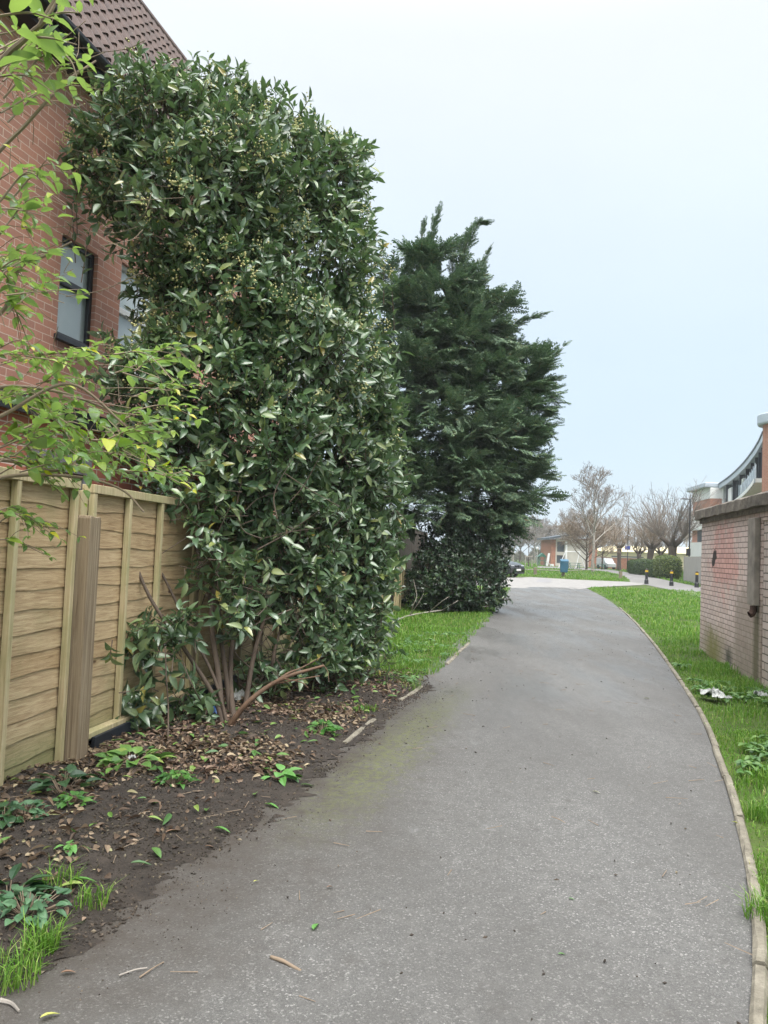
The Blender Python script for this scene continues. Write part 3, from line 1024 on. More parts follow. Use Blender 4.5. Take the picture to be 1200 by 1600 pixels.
def whorls(mb, twig_mb, P_, N_, rng, k, L, W, tl, upw=.45, spread=.9, droop=.18, twr=.004, rough=.2):
    n = len(P_)
    td = nrm(N_ * .8 + np.array([0, 0, upw]) + rng.normal(size=(n, 3)) * .45)
    a = nrm(np.cross(td, rdir(n, rng)))
    b = np.cross(td, a)
    if twig_mb is not None:
        twig_mb.segs(P_ - td * tl * .6, P_ + td * tl * .95, twr * 1.3, twr * .7, 3)
    for i in range(k):
        t = (i + .5) / k
        th = i * 2.4 + rng.uniform(0, .8, n)
        radial = np.cos(th)[:, None] * a + np.sin(th)[:, None] * b
        pos = P_ + td * (tl * t)[..., None] if np.ndim(tl) else P_ + td * (tl * t)
        d = nrm(td * (.25 + .75 * t) + radial * spread + np.array([0, 0, -.12]) + rng.normal(size=(n, 3)) * rough)
        up = nrm(td + rng.normal(size=(n, 3)) * rough * 1.3)
        l = L * rng.uniform(.5, 1.2, n)
        add_leaves(mb, pos, d, up, l, l * W * rng.uniform(.85, 1.15, n), droop=droop)


# ---- the big laurel
rng = np.random.default_rng(11)
LB = [(252, 208, 7.3, 106), (332, 190, 7.7, 84), (410, 262, 7.8, 112), (497, 296, 8.3, 88), (545, 262, 8.6, 48), (330, 330, 7.3, 140), (480, 410, 8.2, 118), (200, 285, 7.3, 86), (165, 235, 7.35, 62),
      (298, 425, 7.2, 74), (350, 470, 7.3, 124), (242, 590, 7.0, 92), (262, 455, 7.3, 62), (285, 690, 6.9, 52), (330, 590, 7.1, 108), (450, 570, 7.7, 125), (525, 560, 8.5, 92), (545, 650, 8.9, 84), (300, 640, 7.0, 66),
      (410, 690, 7.3, 112), (510, 735, 8.3, 108), (556, 790, 8.9, 88), (395, 745, 7.1, 72), (455, 835, 7.6, 100), (530, 880, 8.5, 98), (470, 930, 7.5, 78), (540, 970, 8.5, 76), (400, 905, 7.0, 52),
      (490, 1010, 7.5, 54), (545, 330, 8.6, 44), (575, 420, 8.9, 40), (585, 720, 9.1, 54), (520, 1045, 8.0, 32), (180, 210, 7.4, 60), (578, 880, 9.0, 54), (560, 640, 8.9, 70)]
blobs = [(P(x, y, d), max(r * d / FPX - .15, .15)) for x, y, d, r in LB]
laurel = thing('laurel_bush', 'huge glossy dark green laurel bush with pale flower buds beside the path', 'bush', G(350, 1140))
lv, tw, bd = MB(), MB(), MB()
P_, N_ = blob_points(blobs, 118, rng, (.60, 1.10), .70, .5)
whorls(lv, tw, P_, N_, rng, 7, .122, .20, .19, droop=.12, spread=.75, rough=.34)
# tall loose shoots breaking the outline
tips = [(300, 118, 7.5), (320, 98, 7.7), (345, 100, 7.8), (360, 118, 7.8), (388, 140, 7.9), (420, 152, 8), (445, 172, 8.1), (470, 185, 8.2), (500, 205, 8.4), (525, 205, 8.5), (552, 204, 8.6), (558, 225, 8.7),
        (572, 270, 8.8), (580, 320, 8.8), (600, 400, 9), (612, 440, 9), (150, 120, 7.4), (210, 92, 7.3), (250, 84, 7.3), (135, 180, 7.4), (112, 310, 7.3), (118, 270, 7.3), (140, 350, 7.2), (190, 130, 7.4)]
for x, y, d in tips:
    tip = P(x, y + 8, d)
    base = tip + np.array([random.uniform(-.05, .1), random.uniform(-.1, .1), -.55])
    n = 9
    t = np.linspace(.15, 1, n)[:, None]
    pos = base + (tip - base) * t
    th = np.arange(n) * 2.4
    dd = nrm(np.stack([np.cos(th), np.sin(th), np.full(n, .75)], 1) + rng.normal(size=(n, 3)) * .2)
    add_leaves(lv, pos, dd, np.array([[0, 0, 1.0]]) + 0 * dd, rng.uniform(.08, .12, n), .021)
    tw.tube(np.array([base, tip]), [.006, .003], 4)
# hanging lower sprays, left of the stems
for (x, y, d, r, cnt) in [(232, 1000, 6.0, 40, 34), (285, 985, 6.1, 26, 16), (215, 1110, 6.0, 34, 26), (300, 1105, 6.2, 30, 20), (340, 870, 6.6, 42, 24), (365, 960, 6.6, 38, 26), (300, 800, 6.6, 30, 12), (420, 1060, 7.2, 34, 22), (255, 745, 6.7, 40, 26), (310, 735, 6.8, 40, 26), (240, 690, 6.8, 40, 24), (345, 800, 6.9, 46, 30), (590, 760, 9.0, 40, 30), (570, 980, 8.9, 40, 40), (545, 1040, 8.6, 34, 34)]:
    c0 = P(x, y, d)
    rr = r * d / FPX
    p = c0 + rng.normal(size=(cnt, 3)) * rr * .62
    p[:, 2] = np.maximum(p[:, 2], .05)
    whorls(lv, tw, p, nrm(rng.normal(size=(cnt, 3)) + np.array([.2, -.4, .2])), rng, 6, .125, .21, .12, upw=.1, droop=.4)
lv.build('crown', m_laurel, laurel, world=True, smooth=True)
tw.build('twigs', m_bark, laurel, world=True)
sel = rng.random(len(P_)) < .45 * np.clip(.34 - .05 * np.abs(P_[:, 2] - 5.0) + (P_[:, 2] > 3.2) * .06, 0.02, .4) * np.clip((.9 - P_[:, 0]) / 1.6, .15, 1) * (P_[:, 2] > 2.6)
bp, bn = P_[sel], N_[sel]
OCT = [(1, 0, 0), (-1, 0, 0), (0, 1, 0), (0, -1, 0), (0, 0, 1), (0, 0, -1)]
OCF = [(0, 2, 4), (2, 1, 4), (1, 3, 4), (3, 0, 4), (2, 0, 5), (1, 2, 5), (3, 1, 5), (0, 3, 5)]
n = len(bp) * 16
cp_ = np.repeat(bp + nrm(bn + np.array([0, 0, .5])) * .15, 16, 0) + rng.normal(size=(n, 3)) * np.array([.03, .03, .045])
s = rng.uniform(.007, .013, n)[:, None]
bd.inst(cp_, s * [[1, 0, 0]], s * [[0, 1, 0]], s * [[0, 0, 1]], OCT, OCF)
bd.build('flower_buds', m_bud, laurel, world=True)
# stems
st = MB()
foot = G(350, 1142)
foot[2] = -.02


def stem(pts, r0, r1, mb=None, k=8):
    f_ = .62 if mb is None else 1.0
    (mb or st).tube(smooth_line(pts, 26), np.linspace(r0 * f_, r1 * f_, 5), k)


stem([foot, P(335, 1090, 6.25), P(292, 1020, 6.2), P(235, 935, 6.1), P(200, 850, 6.15), P(172, 785, 6.3)], .034, .016)
stem([foot + [.03, .05, 0], P(335, 1060, 6.4), P(285, 960, 6.5), P(255, 900, 6.5), P(232, 860, 6.6), P(205, 790, 6.7)], .024, .012)
stem([foot + [-.03, .08, 0], P(342, 1060, 6.5), P(330, 960, 6.7), P(345, 860, 6.9), P(370, 740, 7.2), P(372, 520, 7.4), P(374, 362, 7.3)], .045, .018)
stem([foot + [.05, .2, 0], P(360, 1050, 6.7), P(372, 930, 7.0), P(410, 800, 7.3), P(430, 640, 7.6), P(440, 420, 7.9)], .042, .012)
stem([foot + [.08, .4, 0], P(400, 1010, 7.1), P(440, 900, 7.5), P(500, 780, 8.1), P(540, 640, 8.6), P(545, 420, 8.5)], .04, .012)
stem([foot + [0, .3, 0], P(345, 1000, 6.7), P(310, 870, 6.9), P(280, 720, 7.0), P(262, 560, 7.1), P(250, 300, 7.3)], .036, .012)
stem([G(430, 1090), P(425, 1040, 7.2), P(445, 960, 7.4), P(480, 860, 7.7)], .03, .012)
stem([G(455, 1085), P(470, 1030, 7.5), P(500, 950, 8), P(520, 860, 8.4)], .028, .012)
stem([G(262, 1168), P(263, 1110, 5.85), P(260, 1060, 5.85), P(258, 1010, 5.9)], .011, .008)
stem([G(338, 1130), P(305, 1080, 6.0), P(285, 1030, 6.05), P(280, 1000, 6.05)], .009, .006)
for i in range(70):                              # the tangle of side limbs in the open lower part
    a = P(random.uniform(250, 470), random.uniform(730, 1070), random.uniform(6.6, 7.5))
    d = Vector((random.uniform(-1, 1), random.uniform(-.5, .5), random.uniform(-.3, .9))).normalized()
    L = random.uniform(.25, .75)
    b_ = a + np.array(d) * L
    m_ = (a + b_) / 2 + RNG.normal(size=3) * .06
    if min(a[2], b_[2], m_[2]) > .05:
        stem([a, m_, b_], random.uniform(.005, .013), .004, k=5)
for i in range(46):                              # dead grid of twigs near the ground
    a = P(random.uniform(365, 480), random.uniform(960, 1090), random.uniform(6.9, 7.6))
    b_ = a + np.array([random.uniform(-.35, .35), random.uniform(-.2, .2), random.uniform(-.12, .45)])
    if min(a[2], b_[2]) > .03:
        stem([a, (a + b_) / 2 + RNG.normal(size=3) * .03, b_], .006, .003, k=4)
st.build('trunk', m_bark, laurel, world=True, smooth=True)

# sawn and torn branch lying out from its foot
bb = thing('broken_branch', 'torn reddish brown branch slanting out from the foot of the laurel', 'branch', foot)
b = MB()
stem([foot + [.02, -.06, .03], P(385, 1100, 6.15), P(420, 1072, 6.2), P(455, 1055, 6.2), P(482, 1047, 6.25), P(506, 1040, 6.3)], .024, .010, b)
stem([P(420, 1072, 6.2), P(450, 1052, 6.3), P(470, 1044, 6.35), P(500, 1028, 6.4)], .013, .004, b)
stem([P(430, 1068, 6.2), P(465, 1062, 6.2), P(500, 1056, 6.2)], .008, .004, b)
stem([P(440, 1060, 6.2), P(470, 1066, 6.1), P(482, 1075, 6.1)], .006, .003, b)
stem([P(506, 1040, 6.3), P(512, 1050, 6.3), P(514, 1066, 6.25)], .004, .002, b)
b.build('limb', m_barkred, bb, world=True, smooth=True)

# ---- bright leaved shrub hanging in from the left, close to the lens
rng = np.random.default_rng(23)
shr = thing('overhanging_shrub', 'bright green leafy shrub arching over the fence at the left edge', 'shrub', (-2.15, 2.7, 0))
lv, tw = MB(), MB()
sroot = np.array([-2.12, 2.75, 0.0])


def leafy(pts, r0, r1, sp, L, W=.23, droop=.28, start=.12, nl=2, mb=lv):
    c = smooth_line(pts, 36)
    tw.tube(c, np.linspace(r0, r1, 4), 5)
    s = np.concatenate([[0], np.cumsum(np.linalg.norm(np.diff(c, axis=0), axis=1))])
    n = max(2, int(s[-1] * (1 - start) / sp))
    t = np.linspace(start * s[-1], s[-1], n)
    p = np.stack([np.interp(t, s, c[:, k]) for k in range(3)], 1)
    d = nrm(np.stack([np.interp(t + .02, s, c[:, k]) - np.interp(t - .02, s, c[:, k]) for k in range(3)], 1))
    side = nrm(np.cross(d, [0, 0, 1.0]))
    for sg in ((1, -1) if nl == 2 else (1,)):
        keep = rng.random(n) < .88
        sd = side * (sg if nl == 2 else np.where(np.arange(n) % 2, 1, -1)[:, None])
        dd = nrm(d * .65 + sd * .8 + np.array([0, 0, .05]) + rng.normal(size=(n, 3)) * .35)
        up = nrm(np.array([0, 0, 1.0]) + rng.normal(size=(n, 3)) * .45)
        l = L * rng.uniform(.4, 1.25, n) * np.linspace(1.0, .7, n)
        add_leaves(mb, p[keep], dd[keep], up[keep], l[keep], (l * W)[keep], droop=droop)
    return c


# main limbs rising outside the frame, then arching in
mains = [
    [sroot, P(-170, 600, 2.9), P(-110, 300, 2.8), P(-10, 115, 2.6), P(42, 58, 2.55), P(78, 22, 2.5), P(98, -40, 2.5)],
    [sroot, P(-200, 700, 3.0), P(-120, 420, 3.0), P(-20, 260, 3.0), P(40, 195, 3.0), P(100, 130, 3.0), P(150, 95, 3.05)],
    [sroot, P(-220, 800, 3.1), P(-120, 560, 3.2), P(0, 490, 3.2), P(30, 420, 3.2), P(70, 400, 3.2), P(112, 378, 3.2)],
    [sroot, P(-180, 800, 3.2), P(-90, 640, 3.4), P(0, 605, 3.5), P(90, 612, 3.6), P(170, 640, 3.7), P(235, 668, 3.8)],
    [sroot, P(-180, 850, 3.2), P(-60, 730, 3.4), P(20, 720, 3.5), P(90, 735, 3.6), P(160, 700, 3.7), P(250, 690, 3.8)],
    [sroot, P(-180, 900, 3.2), P(-60, 700, 3.3), P(20, 640, 3.4), P(110, 600, 3.5), P(190, 660, 3.6), P(250, 720, 3.7)],
    [sroot, P(-190, 900, 3.2), P(-70, 780, 3.3), P(10, 745, 3.4), P(120, 745, 3.5), P(190, 765, 3.6), P(225, 800, 3.6)],
]
for i, mn in enumerate(mains):
    tw.tube(smooth_line(mn, 50), np.linspace(.02 if i == 0 else .014, .004, 5), 7)
L0 = .078
# big close leaves at the top left corner
for a, b_, c_ in [((-30, 30, 2.3), (40, 20, 2.3), (85, 30, 2.3)), ((60, 40, 2.4), (90, -5, 2.4), (130, -20, 2.4)), ((40, 58, 2.5), (80, 60, 2.5), (120, 70, 2.5)), ((-30, 60, 2.4), (-5, 55, 2.4), (25, 48, 2.4)),
                  ((60, 30, 2.5), (95, 20, 2.5), (125, 20, 2.5)), ((-10, 110, 2.5), (30, 90, 2.6), (60, 70, 2.6)), ((80, 65, 2.6), (110, 95, 2.6), (120, 120, 2.6)), ((20, -20, 2.5), (60, -10, 2.5), (110, 10, 2.5))]:
    leafy([P(*a), P(*b_), P(*c_)], .005, .002, .05, .095, .25, .3, nl=2)
spec = []
for i in range(13):     # upper thin growth
    y0 = random.uniform(60, 330)
    x0 = random.uniform(-40, 20)
    spec.append((x0, y0, random.uniform(2.6, 3.1), random.uniform(60, 130), random.uniform(-70, 60), .06, .082))
for i in range(15):     # middle, over the bricks
    y0 = random.uniform(330, 520)
    spec.append((random.uniform(-50, 20), y0, random.uniform(2.7, 3.3), random.uniform(60, 130), random.uniform(-60, 50), .06, .082))
for i in range(54):     # the dense band above the fence
    y0 = random.uniform(545, 745)
    x0 = random.uniform(-40, 225) if i > 9 else random.uniform(-50, 0)
    spec.append((x0, y0, random.uniform(3.0, 3.9), random.uniform(70, 130), random.uniform(-25, 70), .048, .084))
for i in range(4):
    spec.append((random.uniform(-50, -20), random.uniform(800, 850), 3.2, random.uniform(50, 110), random.uniform(-5, 30), .05, .07))
for x0, y0, d, dx, dy, sp, L in spec:
    if x0 + dx > 310:
        dx = 310 - x0
    a, b_ = P(x0, y0, d), P(x0 + dx, y0 + dy, d + random.uniform(-.1, .35))
    mid_ = (a + b_) / 2 + np.array([0, 0, random.uniform(.0, .12)])
    c = leafy([a, mid_, b_], .004, .0015, sp, L, random.uniform(.22, .29), nl=2)
    for q in range(2):
        i0 = random.randint(8, 26)
        e = c[i0] + nrm(c[i0 + 4] - c[i0]) * random.uniform(.08, .16) + RNG.normal(size=3) * .05
        leafy([c[i0], (c[i0] + e) / 2 + [0, 0, .01], e], .002, .001, sp * .8, L * .85, .24, nl=2)
# wiry bare tangle high up and around the middle
for i in range(60):
    a = P(random.uniform(-20, 130), random.uniform(60, 175), random.uniform(2.8, 3.1))
    b_ = a + RNG.normal(size=3) * [.13, .05, .07]
    tw.tube(smooth_line([a, (a + b_) / 2 + RNG.normal(size=3) * .02, b_], 8), .0016, 3)
for i in range(46):
    a = P(random.uniform(-20, 220), random.uniform(180, 760), random.uniform(2.9, 3.6))
    b_ = a + np.array([random.uniform(-.05, .3), random.uniform(-.1, .1), random.uniform(-.16, .16)])
    tw.tube(smooth_line([a, (a + b_) / 2 + RNG.normal(size=3) * .02, b_], 10), .0018, 3)
lv.build('foliage', m_shrub, shr, world=True, smooth=True)
tw.build('stems', m_twig2, shr, world=True)

# ---- the conifer
rng = np.random.default_rng(31)
ST, SF = [], []


def spray_template():
    """a flat feathery fan: one axis, side twiglets that fork again"""
    r = random.Random(3)

    def blade(p, d, L, w):
        d = Vector(d).normalized()
        sd = d.cross(Vector((0, 0, 1))).normalized() * w
        p = Vector(p)
        i = len(ST)
        zj = r.uniform(-.03, .03)
        ST.extend([tuple(p), tuple(p + d * L * .45 + sd + Vector((0, 0, zj))), tuple(p + d * L + Vector((0, 0, -L * .25))), tuple(p + d * L * .45 - sd + Vector((0, 0, zj)))])
        SF.append((i, i + 1, i + 2, i + 3))
    blade((0, 0, 0), (1, 0, 0), 1.0, .034)
    for k in range(13):
        t = .06 + .9 * k / 13
        sg = 1 if k % 2 else -1
        L = .46 * (1 - .62 * t) * r.uniform(.8, 1.15)
        a = sg * r.uniform(.6, .85)
        d = (math.cos(a), math.sin(a), r.uniform(-.15, .12))
        p = (t, 0, -.12 * t * t)
        blade(p, d, L, .042)
        for f, da in ((.35, .6), (.6, -.55)):
            q = (p[0] + d[0] * L * f, p[1] + d[1] * L * f, p[2] + d[2] * L * f)
            a2 = a + da
            blade(q, (math.cos(a2), math.sin(a2), r.uniform(-.2, .1)), L * .52, .034)


spray_template()


def add_sprays(mb, pos, d, L, rng, up=None):
    x = nrm(d)
    up = np.array([0, 0, 1.0]) if up is None else up
    y = nrm(np.cross(up + rng.normal(size=x.shape) * .35, x))
    zz = np.cross(x, y)
    L = np.broadcast_to(L, (len(pos),))[:, None]
    mb.inst(pos, x * L, y * L, zz * L, ST, SF)


CB = [(655, 470, 21.3, 48), (648, 545, 21.3, 62), (705, 545, 21.3, 72), (690, 470, 21.3, 40), (735, 500, 21.5, 34), (690, 640, 20.8, 92), (760, 620, 21.3, 66), (800, 640, 21.5, 44), (725, 715, 20.8, 88), (790, 700, 21.3, 52),
      (650, 690, 20.8, 72), (675, 775, 20.4, 60), (750, 775, 20.8, 66), (795, 760, 21.2, 36), (640, 610, 21.3, 70), (640, 760, 20.5, 40), (812, 600, 21.5, 26), (625, 440, 21.6, 26), (672, 405, 21.4, 25), (650, 430, 21.5, 26), (716, 430, 21.4, 22), (748, 450, 21.5, 16), (750, 482, 21.5, 26), (800, 525, 21.4, 18), (840, 580, 21.3, 20)]
blobs = [(P(x, y, d), r * d / FPX) for x, y, d, r in CB]
con = thing('conifer_tree', 'tall dark green feathery conifer with ragged top reaching over the path', 'tree', G(705, 948))
cf = MB()
cc2, nn2 = blob_points(blobs, 1.9, rng, (.60, 1.04), .62, .6)
hub = np.array([P(700, 600, 21.3)[0], 21.3, 0])
for c_, n_ in zip(cc2, nn2):
    o_ = c_ - hub
    o_[2] = 0
    ax = nrm(n_ * .6 + nrm(o_) * .55 + np.array([.15, -.1, .28]) + rng.normal(size=3) * .3)
    sd_ = nrm(np.cross(ax, [0, 0, 1.0]))
    k_ = rng.integers(14, 22)
    Lc_ = rng.uniform(.5, .95)
    t_ = rng.uniform(-.35, .75, k_)
    sp_ = rng.normal(0, .45, k_)
    pos_ = c_ + ax * (t_ * Lc_)[:, None] + sd_ * (sp_ * Lc_ * .45)[:, None] + np.array([0, 0, 1.0]) * (rng.normal(0, .06, k_) - .22 * (t_ + .35) ** 2 * Lc_)[:, None]
    dd_ = nrm(ax + sd_ * (sp_ * 1.1)[:, None] + np.array([0, 0, .05]) + rng.normal(size=(k_, 3)) * .3)
    add_sprays(cf, pos_, dd_, rng.uniform(.36, .62, k_), rng)
cw = MB()


def plume(px, n, L, thick=.02, fall=.68, mid=0):
    c = smooth_line([P(*q) for q in px], 40)
    cw.tube(c, np.linspace(thick, .004, 4), 5)
    t = rng.uniform(.0, 1.0, n) ** .85
    i = np.clip((t * (len(c) - 2)).astype(int), 0, len(c) - 2)
    p = c[i]
    tg = nrm(c[i + 1] - c[i])
    d = nrm(tg * .9 + rdir(n, rng) * fall * (1.05 - .5 * t)[:, None])
    add_sprays(cf, p, d, L * (1.1 - .78 * t) * rng.uniform(.7, 1.2, n), rng)
    add_sprays(cf, c[-3:-2], nrm(c[-1:] - c[-4:-3]), L * .5, rng)


plume([(660, 470, 21.3), (676, 420, 21.3), (672, 375, 21.3), (688, 322, 21.3)], 90, .62)
plume([(650, 470, 21.4), (655, 420, 21.4), (658, 380, 21.4), (664, 345, 21.4)], 55, .5)
plume([(628, 470, 21.5), (632, 430, 21.5), (640, 395, 21.5)], 40, .5)
plume([(700, 480, 21.3), (718, 430, 21.3), (728, 385, 21.3), (745, 352, 21.3), (760, 346, 21.3)], 80, .58)
plume([(705, 470, 21.4), (706, 430, 21.4), (708, 398, 21.4)], 30, .4)
plume([(740, 540, 21.5), (742, 470, 21.5), (752, 420, 21.5), (766, 386, 21.5)], 75, .52)
plume([(740, 560, 21.4), (775, 528, 21.3), (810, 505, 21.3), (856, 487, 21.3)], 100, .58)
plume([(760, 580, 21.4), (770, 545, 21.4), (785, 495, 21.4)], 30, .4)
plume([(770, 640, 21.4), (815, 600, 21.3), (848, 572, 21.2), (886, 536, 21.2)], 110, .62)
plume([(790, 660, 21.4), (825, 625, 21.4), (850, 598, 21.4), (874, 590, 21.4)], 70, .55)
plume([(790, 590, 21.5), (805, 565, 21.5), (828, 545, 21.5)], 30, .45)
plume([(790, 690, 21.3), (825, 665, 21.3), (850, 648, 21.3), (862, 640, 21.3)], 70, .6)
plume([(780, 730, 21.2), (815, 705, 21.2), (838, 690, 21.2), (850, 684, 21.2)], 60, .55)
plume([(780, 770, 21), (812, 752, 21), (832, 742, 21), (848, 738, 21)], 60, .55)
plume([(770, 800, 20.8), (795, 785, 20.8), (815, 780, 20.8)], 40, .5)
plume([(650, 790, 20.2), (640, 815, 20), (645, 838, 20)], 40, .5)
for i in range(120):      # boughs that make shelves through the body
    y0 = random.uniform(500, 800)
    a = P(random.uniform(640, 760), y0, 21.6)
    ang = random.uniform(-2.6, .3)
    L = random.uniform(.9, 2.0) * (1.1 if y0 > 560 else .7)
    e = a + np.array([math.cos(ang) * L * .9, math.sin(ang) * L, random.uniform(-.1, .45)])
    c = smooth_line([a, (a + e) / 2 + [0, 0, .12], e], 20)
    cw.tube(c, [.03, .008], 5)
    n = 16
    t = rng.uniform(.3, 1, n)
    ii = (t * 18).astype(int)
    tg = nrm(c[ii + 1] - c[ii])
    dd = nrm(tg + nrm(np.cross(tg, [0, 0, 1.0])) * rng.choice([-1, 1], n)[:, None] * rng.uniform(.2, .8, n)[:, None] + [0, 0, -.12])
    add_sprays(cf, c[ii], dd, rng.uniform(.4, .75, n), rng)
cf.build('crown', m_con, con, world=True)
cb = G(705, 948)
cw.tube(smooth_line([cb + [0, .6, -.1], cb + [0, .65, 2], cb + [.05, .7, 5], cb + [0, .6, 8], P(676, 420, 21.4)], 30), [.2, .15, .1, .04], 10)
cw.tube(smooth_line([cb + [.25, .7, -.1], cb + [.5, .8, 2], cb + [.8, .9, 4.5], P(742, 470, 21.5)], 30), [.15, .1, .03], 8)
cw.build('trunk', m_bark, con, world=True)

# ivy climbing in it
iv = MB()
c0 = [(P(722, 480, 20.9), .25), (P(712, 450, 20.9), .22), (P(730, 520, 20.7), .25), (P(802, 705, 20.7), .2), (P(800, 720, 20.7), .18)]
P_, N_ = blob_points(c0, 120, rng, (.6, 1.1), .6)
add_leaves(iv, P_, nrm(N_ + [0, 0, -.5]), N_ + rng.normal(size=N_.shape) * .3, rng.uniform(.07, .12, len(P_)), .04)
ivt = thing('ivy', 'yellowish ivy climbing through the top of the dark conifer', 'ivy', P(722, 500, 21))
iv.build('leaves', m_ivy, ivt, world=True)

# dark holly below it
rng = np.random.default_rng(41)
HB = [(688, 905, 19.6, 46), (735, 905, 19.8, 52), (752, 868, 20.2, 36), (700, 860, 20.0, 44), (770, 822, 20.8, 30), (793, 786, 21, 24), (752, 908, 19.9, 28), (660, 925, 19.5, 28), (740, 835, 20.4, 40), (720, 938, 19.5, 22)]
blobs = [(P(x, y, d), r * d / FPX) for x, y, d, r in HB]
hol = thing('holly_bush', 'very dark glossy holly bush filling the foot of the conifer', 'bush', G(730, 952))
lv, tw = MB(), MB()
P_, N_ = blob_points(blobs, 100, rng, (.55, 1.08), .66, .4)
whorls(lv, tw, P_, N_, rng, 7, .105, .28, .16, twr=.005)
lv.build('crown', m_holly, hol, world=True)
hb = G(730, 950)
for i in range(14):
    a = hb + np.array([random.uniform(-.7, .7), random.uniform(-.2, .6), -.02])
    tw.tube(smooth_line([a, a + [random.uniform(-.2, .2), 0, .5], a + [random.uniform(-.5, .5), random.uniform(-.2, .3), 1.4]], 12), [.025, .008], 5)
tw.build('trunk', m_bark, hol, world=True)


# ---- bare winter trees
def bare_tree(name, label, cat, base, h, spread, seed, trunk_h=.3, n_main=9, kids=(6, 5, 4), upw=.5, r0=.16, mt=None, mc=None, group=None, leaner=0.0, leafbits=None, thin=.006):
    r = random.Random(seed)
    rg = np.random.default_rng(seed)
    thick, fine = [], []
    ends = []

    def limb(p, d, L, rr, lev):
        n = 4 if lev < 2 else 3
        pts = [p]
        q, dd = p, d
        for i in range(n):
            dd = (dd + Vector((r.gauss(0, .13), r.gauss(0, .13), r.gauss(0, .08) + upw * .10))).normalized()
            q = q + dd * (L / n)
            pts.append(q)
        for i in range(n):
            a, b = rr * (1 - .7 * i / n), rr * (1 - .7 * (i + 1) / n)
            (thick if rr > .03 and lev < 2 else fine).append((pts[i], pts[i + 1], max(a, thin), max(b, thin)))
        if lev >= len(kids):
            ends.append(q)
            return
        for k in range(kids[lev]):
            t = r.uniform(.3, 1.0)
            i = min(int(t * n), n - 1)
            pp = pts[i].lerp(pts[i + 1], t * n - i)
            bd_ = (pts[i + 1] - pts[i]).normalized()
            sd = Vector((r.gauss(0, 1), r.gauss(0, 1), r.gauss(0, .7))).normalized()
            nd = (bd_ * .8 + sd * .75 + Vector((0, 0, upw * .35))).normalized()
            limb(pp, nd, L * r.uniform(.38, .6), rr * .42, lev + 1)

    tips_ = []
    tp = [Vector((0, 0, -.1))]
    N = 9
    for i in range(N):
        z_ = h * .92 * (i + 1) / N
        tp.append(Vector((leaner * z_ + r.gauss(0, .01) * h * .5, r.gauss(0, .01) * h * .5, z_)))
    for i in range(N):
        a, b = r0 * (1 - .93 * i / N), r0 * (1 - .93 * (i + 1) / N)
        thick.append((tp[i], tp[i + 1], a, max(b, .012)))
    for k in range(n_main):
        t = trunk_h + (.95 - trunk_h) * (k + r.random()) / n_main
        i = min(int(t * N), N - 1)
        pp = tp[i].lerp(tp[i + 1], t * N - i)
        az = k * 2.4 + r.uniform(-.4, .4)
        rel = (t - trunk_h) / (1 - trunk_h)
        L = spread * (1 - .62 * rel) * r.uniform(.8, 1.15)
        limb(pp, Vector((math.cos(az), math.sin(az), .35 + upw + .5 * rel)).normalized(), L, r0 * .4 * (1 - .6 * rel), 0)
    root = thing(name, label, cat, base, 0, group)
    for nm, lst, mat, k in (('trunk', thick, mt or m_bark, 7), ('crown', fine, mc or m_twig, 3)):
        mb = MB()
        A = np.array([tuple(x[0]) for x in lst])
        B = np.array([tuple(x[1]) for x in lst])
        mb.segs(A, B, np.array([x[2] for x in lst]), np.array([x[3] for x in lst]), k)
        mb.build(nm, mat, root)
    if leafbits:
        E_ = np.array([tuple(e) for e in ends])
        pick = E_[rg.random(len(E_)) < leafbits]
        if len(pick):
            mb = MB()
            pick = np.repeat(pick, 3, 0) + rg.normal(size=(len(pick) * 3, 3)) * .08
            add_leaves(mb, pick, rdir(len(pick), rg), rdir(len(pick), rg), .16, .05)
            mb.build('seed_clusters', m_twig2, root)
    return root


